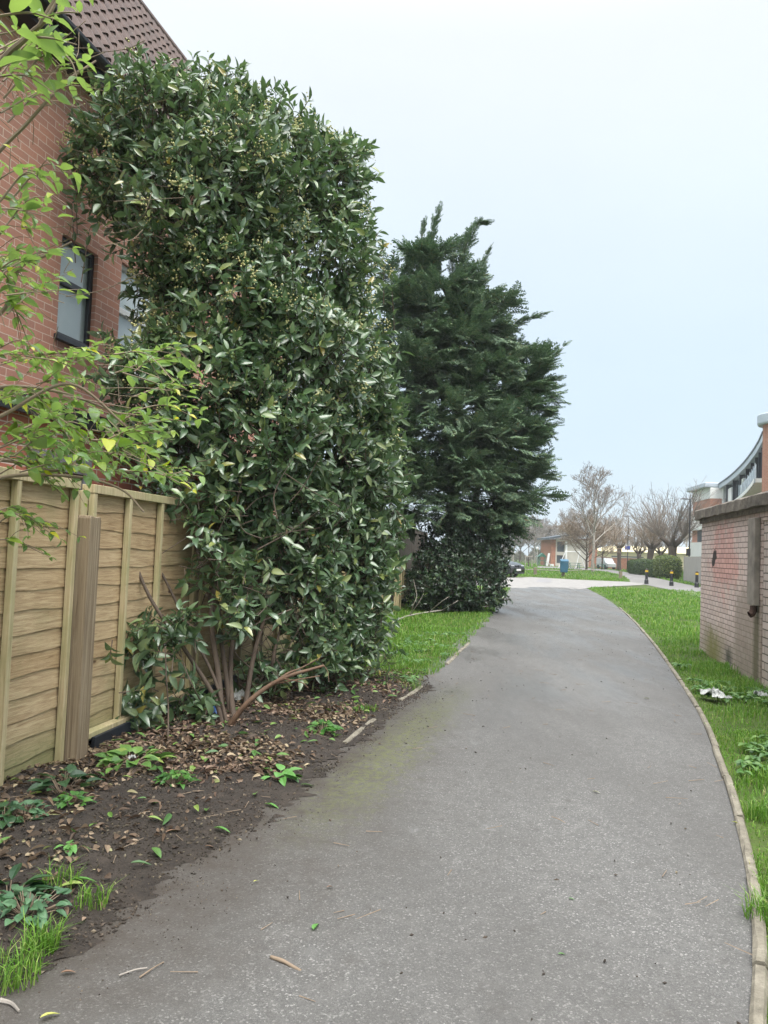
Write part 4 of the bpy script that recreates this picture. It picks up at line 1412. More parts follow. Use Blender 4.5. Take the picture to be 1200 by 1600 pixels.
def pollard(label, base, h, seed, r0=.24, th=.42, fan=1.0, mc=None, n=46, group='pollarded trees in the park', lean=0):
    r = random.Random(seed)
    root = thing('pollarded_tree', label, 'tree', base, 0, group)
    tk, fn = MB(), []
    top = Vector((lean, 0, h * th))
    tk.tube(smooth_line([(0, 0, -.1), (lean * .4, 0, h * th * .5), tuple(top)], 10), [r0 * 1.2, r0 * .9, r0 * 1.15], 9)
    heads = [top]
    for k in range(5):
        az = k * 1.26 + r.random()
        e = top + Vector((math.cos(az) * .8, math.sin(az) * .8, r.uniform(.35, .8))) * fan * h * .11
        tk.tube([tuple(top - Vector((0, 0, .15))), tuple((top + e) / 2 + Vector((0, 0, -.05))), tuple(e)], [r0 * .75, r0 * .45], 7)
        heads.append(e)
    for k in range(n):
        p = heads[r.randrange(len(heads))]
        az, el = r.uniform(0, 6.283), r.uniform(.45, 1.5)
        out = (p - top) * .5
        d = (Vector((math.cos(az) * math.cos(el), math.sin(az) * math.cos(el), math.sin(el))) + out * .7).normalized()
        L = h * (1 - th) * r.uniform(.55, .95)
        q = p
        for i in range(4):
            d = (d + Vector((r.gauss(0, .09), r.gauss(0, .09), .05))).normalized()
            q2 = q + d * L / 4
            rr = .035 * (1 - i / 4.6)
            fn.append((q, q2, rr, rr * .8))
            for _ in range(3):
                s_ = q.lerp(q2, r.random())
                e = s_ + (d + Vector((r.gauss(0, .5), r.gauss(0, .5), r.gauss(0, .3)))).normalized() * L * r.uniform(.15, .35)
                fn.append((s_, e, .013, .008))
                m_ = s_.lerp(e, .5)
                fn.append((m_, m_ + (e - s_) * .4 + Vector((r.gauss(0, .2), r.gauss(0, .2), .05)), .009, .007))
            q = q2
    tk.build('trunk', m_bark, root, smooth=True)
    mb = MB()
    mb.segs(*[np.array([tuple(x[i]) for x in fn]) for i in (0, 1)], np.array([x[2] for x in fn]), np.array([x[3] for x in fn]), 3)
    mb.build('crown', mc or m_twig, root)
    return root


bare_tree('birch_tree', 'slender bare tree with a pale trunk on the far grass by the footpath', 'tree', G(926, 893.5), 11.0, 4.6, 5, .30, 15, (7, 5, 4), .5, .20, m_barkpale, m_twig, thin=.012)
bare_tree('thorn_tree', 'low twiggy brown thorn tree with dark stems beside the pale trunked tree', 'tree', G(916, 891), 6.0, 4.2, 6, .14, 22, (8, 6, 4), .28, .16, m_bark, m_twig2, thin=.013)
bare_tree('thorn_tree', 'second low brown thorn tree right of the pale trunk', 'tree', G(941, 889.5), 5.4, 3.4, 16, .25, 16, (7, 6, 4), .28, .13, m_bark, m_twig2, thin=.013)
pollard('broad pollarded tree with a thick trunk right behind the clipped hedges', P(1050, 893, 72) * [1, 1, 0], 8.2, 1, .36, .36, 1.5, n=70)
pollard('pollarded tree with a leaning forked trunk left of the broad one', P(1012, 890, 88) * [1, 1, 0], 8.0, 2, .34, .36, 1.3, m_twig2, lean=.4, n=56)
pollard('smaller pollarded tree standing between the two larger ones behind the hedges', P(1032, 888, 95) * [1, 1, 0], 7.0, 3, .24, .35, 1.1)
pollard('pollarded tree beside the lamp post with the blue sign', P(998, 888, 100) * [1, 1, 0], 6.6, 4, .26, .36, 1.2, m_twig2)
pollard('pollarded tree in front of the long brick boundary wall', P(967, 887, 104) * [1, 1, 0], 7.2, 5, .28, .42, 1.1, m_twig2)
rt_ = [('far bare tree with a leaning trunk, nearest the conifer', 801, 120, 7.0, .05), ('thin young tree tied between stakes on the far grass', 826, 108, 6.6, 0),
       ('far rounded bare tree behind the staked young tree', 835, 150, 8.8, 0), ('far bare tree right of the white lamp', 847, 160, 8.6, 0), ('far bare tree just left of the brick clubhouse', 858, 165, 8.2, 0),
       ('far bare tree showing over the clubhouse roof', 884, 175, 11, 0), ('second far bare tree rising behind the clubhouse roof', 900, 180, 11.5, 0), ('far bare tree at the very left of the tree line', 812, 165, 9.4, 0), ('far brown tree behind the pale trunked tree', 955, 170, 10.5, 0),
       ('pale far tree between the conifer and the leaning one', 788, 170, 10, 0), ('dark far tree over the cream building by the lamp post', 1072, 140, 10, 0)]
for i, (lb, x, d, h, ln) in enumerate(rt_):
    b0 = P(x, 880, d) * [1, 1, 0]
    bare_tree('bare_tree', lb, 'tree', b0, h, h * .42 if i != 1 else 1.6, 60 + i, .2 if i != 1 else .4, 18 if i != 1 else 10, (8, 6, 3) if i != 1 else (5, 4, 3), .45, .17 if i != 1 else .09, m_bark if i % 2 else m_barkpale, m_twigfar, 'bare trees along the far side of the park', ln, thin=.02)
# stakes for the sapling
sk = thing('tree_stakes', 'wooden stakes with a crossbar round the thin young tree', 'stakes', P(826, 880, 107.6) * [1, 1, 0])
for x in (-.45, .45):
    MB().box(x - .05, x + .05, -.05, .05, -.1, 1.6).build('stake', m_barkpale, sk)
MB().box(-.55, .55, -.08, -.05, 1.3, 1.45).build('crossbar', m_barkpale, sk)
# bare whips behind the conifer
wb = G(800, 930)
wroot = thing('bare_sapling', 'bare sapling whose long whips poke out past the right side of the conifer', 'tree', wb + [-.6, 2.2, 0])
mb = MB()
o = wb + np.array([-.6, 2.2, 0])
mb.tube(smooth_line([o + [0, 0, -.1], o + [.1, 0, 1.5], P(800, 740, o[1])], 14), [.09, .05], 7)
for x0, y0, x1, y1 in [(800, 740, 864, 596), (805, 720, 858, 605), (800, 700, 850, 612), (810, 740, 866, 640), (800, 730, 848, 650), (806, 760, 860, 712), (810, 770, 858, 722), (800, 760, 862, 704), (800, 770, 852, 735), (780, 700, 776, 540), (785, 700, 790, 545), (782, 690, 800, 540), (790, 700, 812, 548),
                       (800, 720, 856, 655), (805, 750, 846, 675), (806, 700, 870, 628), (820, 700, 856, 590)]:
    a, b_ = P(x0, y0, o[1]), P(x1, y1, o[1] + random.uniform(-.4, .4))
    mb.tube(smooth_line([a, (a + b_) / 2 + [.02, 0, -.08], b_], 14), [.014, .006], 4)
mb.build('whips', m_twig, wroot, world=True)

# ---- clipped hedges
m_hedge = leaf_mat('hedge_leaf', [(0, (.028, .055, .018)), (.6, (.05, .09, .025)), (1, (.10, .14, .03))], .5, .15, (.2, .4, .05))
m_hedge2 = leaf_mat('yellow_hedge_leaf', [(0, (.05, .085, .018)), (.6, (.09, .13, .026)), (1, (.17, .19, .04))], .5, .2, (.3, .4, .05))
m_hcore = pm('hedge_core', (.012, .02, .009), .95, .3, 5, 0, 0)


def hedge(label, px0, px1, ytop, ybot, mat, seed, dep=1.5, pw=4.0):
    rg = np.random.default_rng(seed)
    c = G((px0 + px1) / 2, ybot)
    wx = (px1 - px0) / FPX * c[1] / 2
    hz = (ybot - ytop) / FPX * c[1]
    root = thing('clipped_hedge', label, 'hedge', c + [0, dep, 0], 0, 'clipped evergreen hedges beyond the bollards')
    n = 5200
    d = rdir(n, rg)
    k = (np.abs(d) ** pw).sum(1) ** (-1 / pw)
    p = d * k[:, None]
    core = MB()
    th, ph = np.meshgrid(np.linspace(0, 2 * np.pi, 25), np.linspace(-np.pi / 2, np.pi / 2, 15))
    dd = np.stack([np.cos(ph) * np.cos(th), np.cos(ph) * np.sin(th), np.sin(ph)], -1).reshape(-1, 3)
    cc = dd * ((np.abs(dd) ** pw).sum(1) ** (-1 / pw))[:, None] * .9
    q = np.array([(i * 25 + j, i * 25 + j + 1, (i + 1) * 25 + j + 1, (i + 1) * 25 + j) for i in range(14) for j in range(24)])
    core.add(cc * [wx, dep, hz / 2] + [0, 0, hz / 2], q).build('core_shell', m_hcore, root)  # solid near-black core behind the leaves, no separate limbs modelled
    p = p * rg.uniform(.92, 1.03, n)[:, None] * [wx, dep, hz / 2] + [0, 0, hz / 2]
    lv = MB()
    add_leaves(lv, p, rdir(n, rg), nrm(d + rg.normal(size=d.shape) * .5), rg.uniform(.09, .16, n), .04)
    lv.build('foliage', mat, root)


hedge('largest clipped hedge with a yellowish left end, next to the grey board fence', 1036, 1069, 869, 905, m_hedge2, 1)
hedge('dark rounded bush tucked against the left of the largest hedge', 1021, 1038, 876, 903, m_hedge, 2, 1.2, 3)
hedge('long dark hedge second from the left end of the row', 1000, 1024, 874.5, 899, m_hedge, 3)
hedge('narrow dark clipped hedge at the left end of the row', 993, 1003, 875.5, 897.5, m_hedge, 4)

# ---- grey board fence by the lamp post
m_gboard = pm('grey_board', (.34, .315, .285), .85, .25, 3, 0, 0, stretch=(10, 10, .6))
ga, gb = G(1069, 908), G(1110, 918)
gd = nrm(gb - ga)
gf = thing('board_fence', 'grey vertical board fence beside the hedges below the modern flats', 'fence', ga, math.atan2(gd[1], gd[0]))
Lg = np.linalg.norm(gb - ga)
for i in range(int(Lg / .15) + 8):
    MB().box(i * .15, i * .15 + .143, -.01 + .006 * (i % 2), .012, -.05, 1.88 + .012 * (i % 3)).build('board', m_gboard, gf)
MB().box(-.12, -.005, -.06, .06, -.1, 1.95).build('post', m_gboard, gf)
MB().box(0, Lg + 1, .0135, .05, .5, .58).box(0, Lg + 1, .0135, .05, 1.5, 1.58).build('rail', m_gboard, gf)

# ---- lamp posts
m_blackp = pm('black_paint', (.016, .017, .019), .4, .2, 5, 0, 0)
m_sign = pm('blue_sign', (.03, .06, .30), .45, .1, 4, 0, 0)


def lamp(label, base, h, arm, lw=1.0):
    root = thing('lamp_post', label, 'lamp post', base, 0, 'black street lamps along the footpath')
    MB().lathe([(.0, 0), (.09, 0), (.09, 1.25), (.075, 1.3), (0, 1.3)], k=12).build('base', m_blackp, root, smooth=False)
    MB().tube([(0, 0, 1.28), (0, 0, h * .6), (0, 0, h)], [.062, .05, .042], 10).build('pole', m_blackp, root)
    MB().tube([(.0, 0, h - .03), (-arm * .4, 0, h + .01)], .03, 8).build('arm', m_blackp, root)
    hd = MB()
    hd.prism([(-arm * .35, h - .05), (-arm, h - .02), (-arm - .03, h + .02), (-arm * .9, h + .07), (-arm * .35, h + .06)], -.15 * lw, .15 * lw)
    hd.build('lantern', m_grey, root, bevel=.01)
    return root


l1 = lamp('nearer black lamp post standing in front of the grey board fence', G(1076, 908), 6.45, .72)
MB().box(-.28, .06, -.1, -.065, 2.0, 2.55).build('sign_back', m_dframe, l1)
l2 = lamp('farther black lamp post carrying a blue sign beside the footpath', G(980, 892.4), 7.1, .78)
sg = MB().box(-.42, .32, -.12, -.09, 2.75, 3.25).build('sign', m_sign, l2, bevel=.01)
MB().box(-.08, .1, -.125, -.1205, 2.45, 2.7).build('plate', m_white, l2)
wl_ = thing('park_lamp', 'slim white park lamp among the far trees', 'lamp post', P(839, 884, 128) * [1, 1, 0])
MB().tube([(0, 0, 0), (0, 0, 2.4)], .05, 8).build('pole', m_white, wl_)
MB().lathe([(0, 2.4), (.2, 2.45), (.26, 2.7), (.2, 2.95), (0, 3.0)], k=12).build('lantern', m_white, wl_, smooth=True)

# ---- bollards
m_yel = pm('yellow_band', (.62, .40, .03), .45, .1, 5, 0, 0)
bol = thing('bollard', 'leftmost of the three black bollards with yellow bands', 'bollard', G(1010, 912.5), 0, 'black bollards with yellow bands across the footpath')
MB().lathe([(0, 0), (.135, 0), (.135, .06), (.125, .09), (.125, .24), (.105, .28), (.09, .30), (.085, .76), (0, .76)], k=16).build('shaft', m_blackp, bol)
MB().lathe([(0, .758), (.094, .758), (.094, .875), (0, .875)], k=16).build('band', m_yel, bol)
MB().lathe([(0, .874), (.088, .874), (.09, .92), (.06, .965), (0, .98)], k=16).build('cap', m_blackp, bol, smooth=True)
copy_tree(bol, G(1049, 915.5), label='middle one of the three black bollards with yellow bands')
copy_tree(bol, G(1088.5, 918.0), label='rightmost black bollard with yellow band, nearest the brick outbuilding')

# ---- low rail with timber posts, blue bin
m_oldpost = pm('old_post', (.20, .165, .115), .85, .35, 4, 30, .4)
kr = thing('knee_rail', 'low knee rail with stubby timber posts and one thin pale rail across the far grass', 'rail', G(836, 898.5))
k0, k1, k2 = G(836, 898.5), G(880, 900), G(969.5, 905)
for q in (k0, k1, k2):
    c = q - k0
    MB().box(c[0] - .11, c[0] + .11, c[1] - .11, c[1] + .11, -.1, .60).build('post', m_oldpost, kr, bevel=.02)
r_ = MB()
for a, b_ in ((np.array([-3.0, .2, 0]), k0 - k0), (k0 - k0, k1 - k0), (k1 - k0, k1 - k0 + (G(928, 897) - k1) * 1.0)):
    r_.tube([a + [0, 0, .42], b_ + [0, 0, .42]], .03, 6)
r_.build('rail', m_barkpale, kr)
m_bin = pm('blue_plastic', (.03, .115, .19), .55, .12, 3, 0, 0)
bn = thing('litter_bin', 'blue litter bin mounted on a short timber post on the far grass', 'bin', G(879, 900.5) + [0, -.2, 0])
MB().box(-.1, .1, -.02, .18, -.1, .75).build('post', m_oldpost, bn)
bx = MB()
bx.add([(-.26, -.32, .32), (.26, -.32, .32), (.26, -.02, .32), (-.26, -.02, .32), (-.3, -.38, 1.08), (.3, -.38, 1.08), (.3, -.02, 1.08), (-.3, -.02, 1.08)], np.array([(3, 2, 1, 0), (0, 1, 5, 4), (1, 2, 6, 5), (2, 3, 7, 6), (3, 0, 4, 7)]))
bx.build('body', m_bin, bn, bevel=.02)
MB().prism([(-.40, 1.085), (-.02, 1.085), (-.02, 1.30), (-.12, 1.34), (-.28, 1.30), (-.40, 1.2)], -.31, .31, axis='x').build('hood', m_bin, bn, bevel=.015)

# ---- parked dark car behind the conifer
m_car = pm('dark_car_paint', (.012, .013, .016), .18, .1, 2, 0, 0, spec=.8)
m_tyre = pm('tyre_rubber', (.012, .012, .012), .8, .2, 10, 0, 0)
m_chrome = pm('bright_metal', (.5, .5, .52), .25, .1, 4, 0, 0, metal=.9)
m_lamp = pm('headlight_glass', (.42, .45, .48), .12, .1, 4, 0, 0)
cc_ = G(797, 902)
ang = rad(-42)                    # the nose points right and a little towards the lens
car = thing('parked_car', 'dark estate car poking out from behind the conifer on the crossing', 'car', cc_ + np.array([-1.15, 1.4, 0]), ang)
prof_ = [(-2.25, .32), (-2.3, .75), (-2.2, 1.05), (-1.0, 1.12), (.85, 1.10), (1.75, .98), (2.16, .84), (2.28, .62), (2.26, .30), (1.9, .22), (-1.9, .22)]
b = MB()
for sc_, ys_ in ((1, None),):
    n = len(prof_)
    ring = []
    for yy, s_, in ((-.92, .97), (-.86, 1.0), (.86, 1.0), (.92, .97)):
        for x, z_ in prof_:
            nose = 1 - .05 * max(0, abs(x) - 1.6) * (abs(yy) > .8)
            ring.append((x * s_ * (1.0 if abs(yy) < .9 else .985), yy * (1 - .10 * max(0, (abs(x) - 1.7) / .6)), .6 + (z_ - .6) * s_))
    q = [(k * n + i, k * n + (i + 1) % n, (k + 1) * n + (i + 1) % n, (k + 1) * n + i) for k in range(3) for i in range(n)]
    b.add(ring, q, [tuple(range(n))[::-1], tuple(range(3 * n, 4 * n))])
body = b.build('body', m_car, car, bevel=.03)
cbn = MB()
cbn.add([(-2.1, -.80, 1.06), (1.05, -.80, 1.06), (1.05, .80, 1.06), (-2.1, .80, 1.06), (-1.75, -.60, 1.62), (.15, -.60, 1.64), (.15, .60, 1.64), (-1.75, .60, 1.62)], np.array([(0, 1, 5, 4), (1, 2, 6, 5), (2, 3, 7, 6), (3, 0, 4, 7)]))
cbn.build('windows', m_glass, car)
MB().box(-1.82, .2, -.62, .62, 1.625, 1.70).build('roof', m_car, car, bevel=.05)
wh = MB()
wh.lathe([(.0, -.12), (.30, -.12), (.345, -.08), (.345, .08), (.30, .12), (0, .12)], k=20)
w0 = None
for sx in (1.38, -1.42):
    for sy in (-.82, .82):
        wo = wh.build('wheel', m_tyre, car) if w0 is None else copy_tree(w0, parent=car)
        if w0 is None:
            w0 = wo
            wo.rotation_euler = (rad(90), 0, 0)
            MB().lathe([(0, .122), (.21, .122), (.225, .135), (.06, .14), (0, .15)], k=14).lathe([(0, -.122), (.21, -.122), (.225, -.135), (.06, -.14), (0, -.15)], k=14).build('rim', m_chrome, wo)
        wo.location = (sx, sy, .345)
for sy in (-1, 1):
    MB().box(2.12, 2.20, sy * .60 - .19, sy * .60 + .19, .70, .83).build('headlight', m_lamp, car, bevel=.02)
    MB().box(2.20, 2.262, sy * .17 - .13, sy * .17 + .13, .66, .82).build('grille', m_dframe, car, bevel=.03)
    MB().box(.75, .95, sy * .98 - .08, sy * .98 + .08, 1.08, 1.22).build('mirror', m_car, car, bevel=.03)
MB().box(2.27, 2.29, -.27, .27, .46, .58).build('number_plate', m_white, car)
MB().box(2.2, 2.275, -.7, .7, .26, .36).build('bumper', m_dframe, car)

# ---- the far clubhouse, playground and cream hall
m_cream = pm('cream_render', (.66, .58, .36), .8, .08, 1, 0, 0)
m_rend = pm('pale_render', (.50, .47, .42), .8, .1, 1, 0, 0)
m_slate = pm('dark_slate', (.055, .07, .085), .5, .2, 1, 0, 0)
m_farbrick = pm('far_brick', (.36, .16, .10), .85, .25, 3, 0, 0)
ch = thing('clubhouse', 'small brick and render clubhouse with a curved dark roof beyond the far grass', 'building', P(860.5, 885, 122) * [1, 1, 0])
MB().box(.0, .7, 0, 8, -.2, 4.2).build('wall', m_farbrick, ch)
holed(MB(), .7, 6.0, -.2, 4.3, [(.95, 2.1, .5, 1.75), (.95, 2.1, 2.3, 3.9)], .1, .2, 8).build('render_wall', m_rend, ch)
MB().box(.9, 2.15, .31, .34, .45, 1.8).box(.9, 2.15, .31, .34, 2.25, 3.95).build('window', m_slate, ch)
MB().box(2.2, 2.5, -.25, -.05, -.2, 3.9).build('column', m_white, ch)
MB().box(6.0, 7.4, .3, 8, -.2, 4.6).build('wall', m_farbrick, ch)
rf = MB()
xs = np.linspace(-.6, 8.0, 20)
zr = 4.2 + 1.1 * np.sin((xs + .6) / 9 * 1.7)
rf.prism([(x, z_) for x, z_ in zip(xs, zr)] + [(x, z_ + .28) for x, z_ in zip(xs[::-1], zr[::-1])], -1.2, 8.5)
rf.build('roof', m_slate, ch)
lw = thing('white_board', 'white upright board leaning near the left corner of the clubhouse', 'board', P(855.5, 885, 119) * [1, 1, 0])
MB().prism([(-.3, 0), (.1, 0), (.35, 2.0), (.05, 2.0)], 0, .12).build('panel', m_white, lw)
MB().box(.35, .9, -.3, .1, 0, .35).build('foot', m_white, lw)
swf = thing('swing_frame', 'white metal swing frame in front of the clubhouse', 'swing', P(884, 885, 110) * [1, 1, 0])
for x, dx in ((-.1, -1.0), (-.1, .5), (1.9, -.5), (1.9, 1.0)):
    MB().tube([(x + dx * .9, 0, 0), (x, 0, 2.3)], .06, 6).build('leg', m_white, swf)
MB().tube([(-.2, 0, 2.32), (2.0, 0, 2.32)], .06, 6).build('top_bar', m_white, swf)
m_green = pm('green_paint', (.03, .12, .08), .5, .1, 3, 0, 0)
for lb, x, d in (('green picnic bench left of the dark thorn stems', 897, 104), ('green picnic bench right of the pale tree trunk', 935, 104)):
    pb = thing('picnic_bench', lb, 'bench', P(x, 885, d) * [1, 1, 0], 0, 'picnic benches on the far grass')
    MB().box(-.9, .9, -.35, .35, .70, .76).build('table_top', m_green, pb)
    for sy in (-.75, .75):
        MB().box(-.9, .9, sy - .14, sy + .14, .42, .47).build('seat', m_green, pb)
    for sx in (-.6, .6):
        MB().prism([(-.75, 0), (-.65, 0), (-.25, .69), (.25, .69), (.65, 0), (.75, 0), (.3, .8 - .1), (-.3, .7)], sx - .04, sx + .04, axis='x').build('leg', m_green, pb)
pg = thing('play_unit', 'small green play tower with white panel among the far trees', 'playground', P(846, 884, 118) * [1, 1, 0])
for sx in (-.5, .5):
    for sy in (-.5, .5):
        MB().tube([(sx, sy, 0), (sx, sy, 1.4)], .06, 6).build('leg', m_green, pg)
MB().box(-.55, .55, -.55, .55, .75, .83).build('deck', m_green, pg)
MB().prism([(-.65, 1.4), (.65, 1.4), (0, 2.0)], -.65, .65).build('canopy', m_green, pg)
MB().prism([(.56, .75), (.56, .82), (1.6, .12), (1.6, .05)], -.25, .25).build('slide', m_white, pg)
ca, cb_ = P(925, 878, 150) * [1, 1, 0], P(1100, 884, 128) * [1, 1, 0]
cdv = nrm(cb_ - ca)
Lc = np.linalg.norm(cb_ - ca)
hall = thing('cream_hall', 'long low cream coloured hall with a pale blue roof end behind the pollarded trees', 'building', ca, math.atan2(cdv[1], cdv[0]))
MB().box(0, Lc, 0, 9, 0, 2.9).build('wall', m_cream, hall)
MB().prism([(-.4, 2.9), (9.4, 2.9), (4.5, 4.1)], -.3, Lc + .3, axis='x').build('roof', m_cream, hall)
MB().box(-3.2, -.02, 0, 6, 0, 2.2).build('annexe', m_white, hall)
MB().box(Lc * .2, Lc * .5, -.09, -.01, 1.9, 2.1).build('eave_board', m_slate, hall)
ba, bb_ = P(932, 885, 118) * [1, 1, 0], P(996, 886, 112) * [1, 1, 0]
bdv = nrm(bb_ - ba)
bwl = thing('boundary_wall', 'low reddish brown brick boundary wall in front of the cream hall', 'wall', ba, math.atan2(bdv[1], bdv[0]))
MB().box(0, np.linalg.norm(bb_ - ba), 0, .25, -.1, 1.7).build('wall', m_farbrick, bwl)
MB().box(-.03, np.linalg.norm(bb_ - ba) + .03, -.04, .29, 1.702, 1.78).build('coping', m_rend, bwl)
vn = thing('parked_van', 'small white van parked by the brick boundary wall', 'van', P(946, 886, 112) * [1, 1, 0], rad(-70))
MB().prism([(-1.2, .3), (1.5, .3), (1.5, .8), (1.0, .95), (.55, 1.55), (-1.2, 1.6)], -.75, .75).build('body', pm('dull_white_paint', (.42, .43, .43), .4, .1, 2, 0, 0), vn, bevel=.05)
MB().prism([(.66, .98), (.98, .98), (.60, 1.45), (.5, 1.45)], -.77, .77).build('windows', m_glass, vn)
for sx in (-.7, .95):
    for sy in (-.72, .72):
        wo = MB().tube([(sx, sy - .08, .3), (sx, sy + .08, .3)], .3, 12).build('wheel', m_tyre, vn)

# far ground-hugging scrub that closes the park
rg = np.random.default_rng(5)
m_scrub = leaf_mat('scrub', [(0, (.10, .085, .07)), (.6, (.14, .125, .10)), (1, (.11, .14, .08))], .8, 0)
lv = MB()
n = 44000
px = rg.uniform(420, 1180, n)
dd = rg.uniform(175, 200, n)
hh = (2.6 + 1.2 * np.sin(px * .09) + .8 * np.sin(px * .31)) * rg.random(n) ** .7
p = np.stack([(px - 600) / FPX * dd, dd, hh + .1], 1)
add_leaves(lv, p, nrm(rdir(n, rg) + [0, 0, .5]), rdir(n, rg), rg.uniform(.3, .7, n), .06)
tag(lv.build('scrub', m_scrub), 'low brown scrub closing the far side of the park', 'scrub', kind='stuff')

# ---- modern flats with the concave glazed top floor
m_or = brick_mat('flats_brick', (.42, .19, .12), (.36, .155, .10), (.45, .36, .3), .1, .012)
m_wr = pm('white_render', (.74, .74, .72), .6, .05, 1, 0, 0)
m_zinc = pm('zinc_roof', (.40, .45, .50), .45, .08, 1, 0, 0)
m_fl = thing('modern_flats', 'modern flats with curved grey roof edge and glazed top floor above the brick outbuilding', 'building', (30, 60, 0))


def at_z(x, y, z_):
    v = ray(x, y)
    return (CAM + v * (z_ - 1.5) / v[2])[:2]


HZ = 9.5
curve = smooth_line([(*at_z(x, y, HZ), 0) for x, y in [(1103, 768), (1120, 758), (1140, 744), (1160, 725), (1175, 706), (1185, 690), (1192, 675)]], 48)[:, :2]
tg = nrm(np.gradient(curve, axis=0))
nn_ = np.stack([-tg[:, 1], tg[:, 0]], 1)
if np.mean(nn_[:, 0]) < 0:
    nn_ = -nn_                                     # nn_ : into the building (to the right)


def band(m, off0, off1, z0, z1, sl=slice(None)):
    c, n_ = curve[sl], nn_[sl]
    k = len(c)
    V = []
    for i in range(k):
        a, b_ = c[i] + n_[i] * off0, c[i] + n_[i] * off1
        V += [(*a, z0), (*b_, z0), (*b_, z1), (*a, z1)]
    q = [(i * 4 + j, i * 4 + (j + 1) % 4, (i + 1) * 4 + (j + 1) % 4, (i + 1) * 4 + j) for i in range(k - 1) for j in range(4)]
    return m.add(V, q, [(0, 1, 2, 3), (4 * k - 4, 4 * k - 1, 4 * k - 2, 4 * k - 3)])


rf = band(MB(), 0, 9, 9.0, 9.5).build('roof', m_zinc, m_fl, world=True)
band(MB(), -.05, .0, 9.42, 9.56).build('roof_trim', m_slate, rf, world=True)
band(MB(), -.45, 8.5, 6.45, 6.7).build('wall', m_wr, m_fl, world=True)
band(MB(), 1.0, 8.5, -.1, 6.44).build('wall', m_or, m_fl, world=True)
band(MB(), .75, .95, 3.0, 4.0).build('wall', m_wr, m_fl, world=True)
m_fglass, g = new_mat('facade_glass')
n = g.noise(g.obj, .25, 3, .6)
g.put(g.bsdf.inputs['Base Color'], g.ramp(n, [(.4, (.05, .065, .075)), (.6, (.16, .18, .19))]))
g.bsdf.inputs['Roughness'].default_value = .05
g.bsdf.inputs['Specular IOR Level'].default_value = .9
gl = band(MB(), .42, .48, 6.7, 9.0).build('glazing', m_fglass, m_fl, world=True)
for i in range(1, len(curve), 4):
    mu = MB()
    c, n_, t_ = curve[i], nn_[i], tg[i]
    a = c + n_ * .14
    Q = [a - t_ * .06, a + t_ * .06, a + t_ * .06 + n_ * .27, a - t_ * .06 + n_ * .27]
    mu.add([(*q, 6.7) for q in Q] + [(*q, 9.0) for q in Q], [(0, 1, 5, 4), (1, 2, 6, 5), (2, 3, 7, 6), (3, 0, 4, 7)])
    mu.build('mullion', m_dframe, m_fl, world=True)
for i in (3, 8, 13, 20):                            # white inner walls behind the far bays
    pn = band(MB(), .30, .41, 6.7, 8.6 if i > 8 else 9.0, slice(i, i + 3))
    pn.build('white_panel', m_wr, m_fl, world=True)
bal = band(MB(), -.35, -.32, 6.5, 7.55, slice(26, 48)).build('balcony_glass', pm('balcony_glass', (.42, .47, .5), .15, .1, 1, 0, 0), m_fl, world=True)
for i in range(26, 48, 3):
    c = curve[i] - nn_[i] * .40
    MB().tube([(*c, 6.4), (*c, 7.62)], .03, 6).build('baluster', m_zinc, m_fl, world=True)
# near brick stair tower with its drum cap
tc0 = P(1225, 690, 43.5)[:2]
tw_ = MB().lathe([(0, -.1), (1.1, -.1), (1.1, 9.5), (0, 9.5)], (*tc0, 0), 28).build('stair_tower', m_or, m_fl, world=True)
MB().lathe([(0, 9.5), (1.35, 9.5), (1.4, 9.6), (1.4, 10.05), (1.35, 10.12), (0, 10.14)], (*tc0, 0), 28).build('tower_cap', m_zinc, tw_, world=True)
# far left block: white and brick bands, flat roof with a rounded column
lb0 = np.array(at_z(1083, 765, 9.4))
lr = np.array(at_z(1097, 761, 9.4))
vx = nrm(lr - lb0)
W_ = float(np.linalg.norm(lr - lb0))
rzb = math.atan2(vx[1], vx[0])


def lbox(m, x0, x1, y0, y1, z0, z1):
    vy = np.array([-vx[1], vx[0]])
    V = [(*(lb0 + vx * x + vy * y), z_) for z_ in (z0, z1) for y in (y0, y1) for x in (x0, x1)]
    return m.add(V, np.array([(0, 2, 3, 1), (4, 5, 7, 6), (0, 1, 5, 4), (2, 6, 7, 3), (0, 4, 6, 2), (1, 3, 7, 5)]))


for z0, z1, mt_, pr_ in ((-.1, 2.0, m_or, 0), (2.0, 3.6, m_wr, .25), (3.6, 4.9, m_or, 0), (4.9, 6.5, m_wr, .25), (6.5, 8.0, m_or, 0), (8.0, 9.1, m_wr, .05)):
    lbox(MB(), -pr_, W_ + 3, -pr_, 7, z0 + .002, z1).build('wall', mt_, m_fl, world=True)
for z0, z1 in ((.7, 1.95), (3.65, 4.85)):
    lbox(MB(), W_ * .62, W_ * 1.6, -.03, -.005, z0, z1).build('window', m_slate, m_fl, world=True)
lbox(MB(), -.45, W_ + 3, -.6, 8, 9.102, 9.62).build('roof', m_zinc, m_fl, world=True, bevel=.1)
cl0 = np.array(at_z(1104.5, 770, 9.2)) - np.array([.6, 1.5])
MB().lathe([(0, -.1), (.62, -.1), (.62, 7.9), (0, 7.9)], (*cl0, 0), 20).build('round_column', m_or, m_fl, world=True)
MB().lathe([(0, 7.902), (.6, 7.902), (.6, 9.1), (0, 9.1)], (*cl0, 0), 20).build('column_head', m_wr, m_fl, world=True)


# ================================================================== GRASS, LITTER AND SMALL THINGS
rng = np.random.default_rng(77)
m_grass = leaf_mat('grass_blade', [(0, (.050, .12, .014)), (.35, (.085, .195, .022)), (.7, (.13, .265, .034)), (.9, (.22, .33, .06)), (.97, (.33, .34, .13)), (1, (.36, .29, .15))], .5, .30, (.22, .5, .03), .35, 1.3)


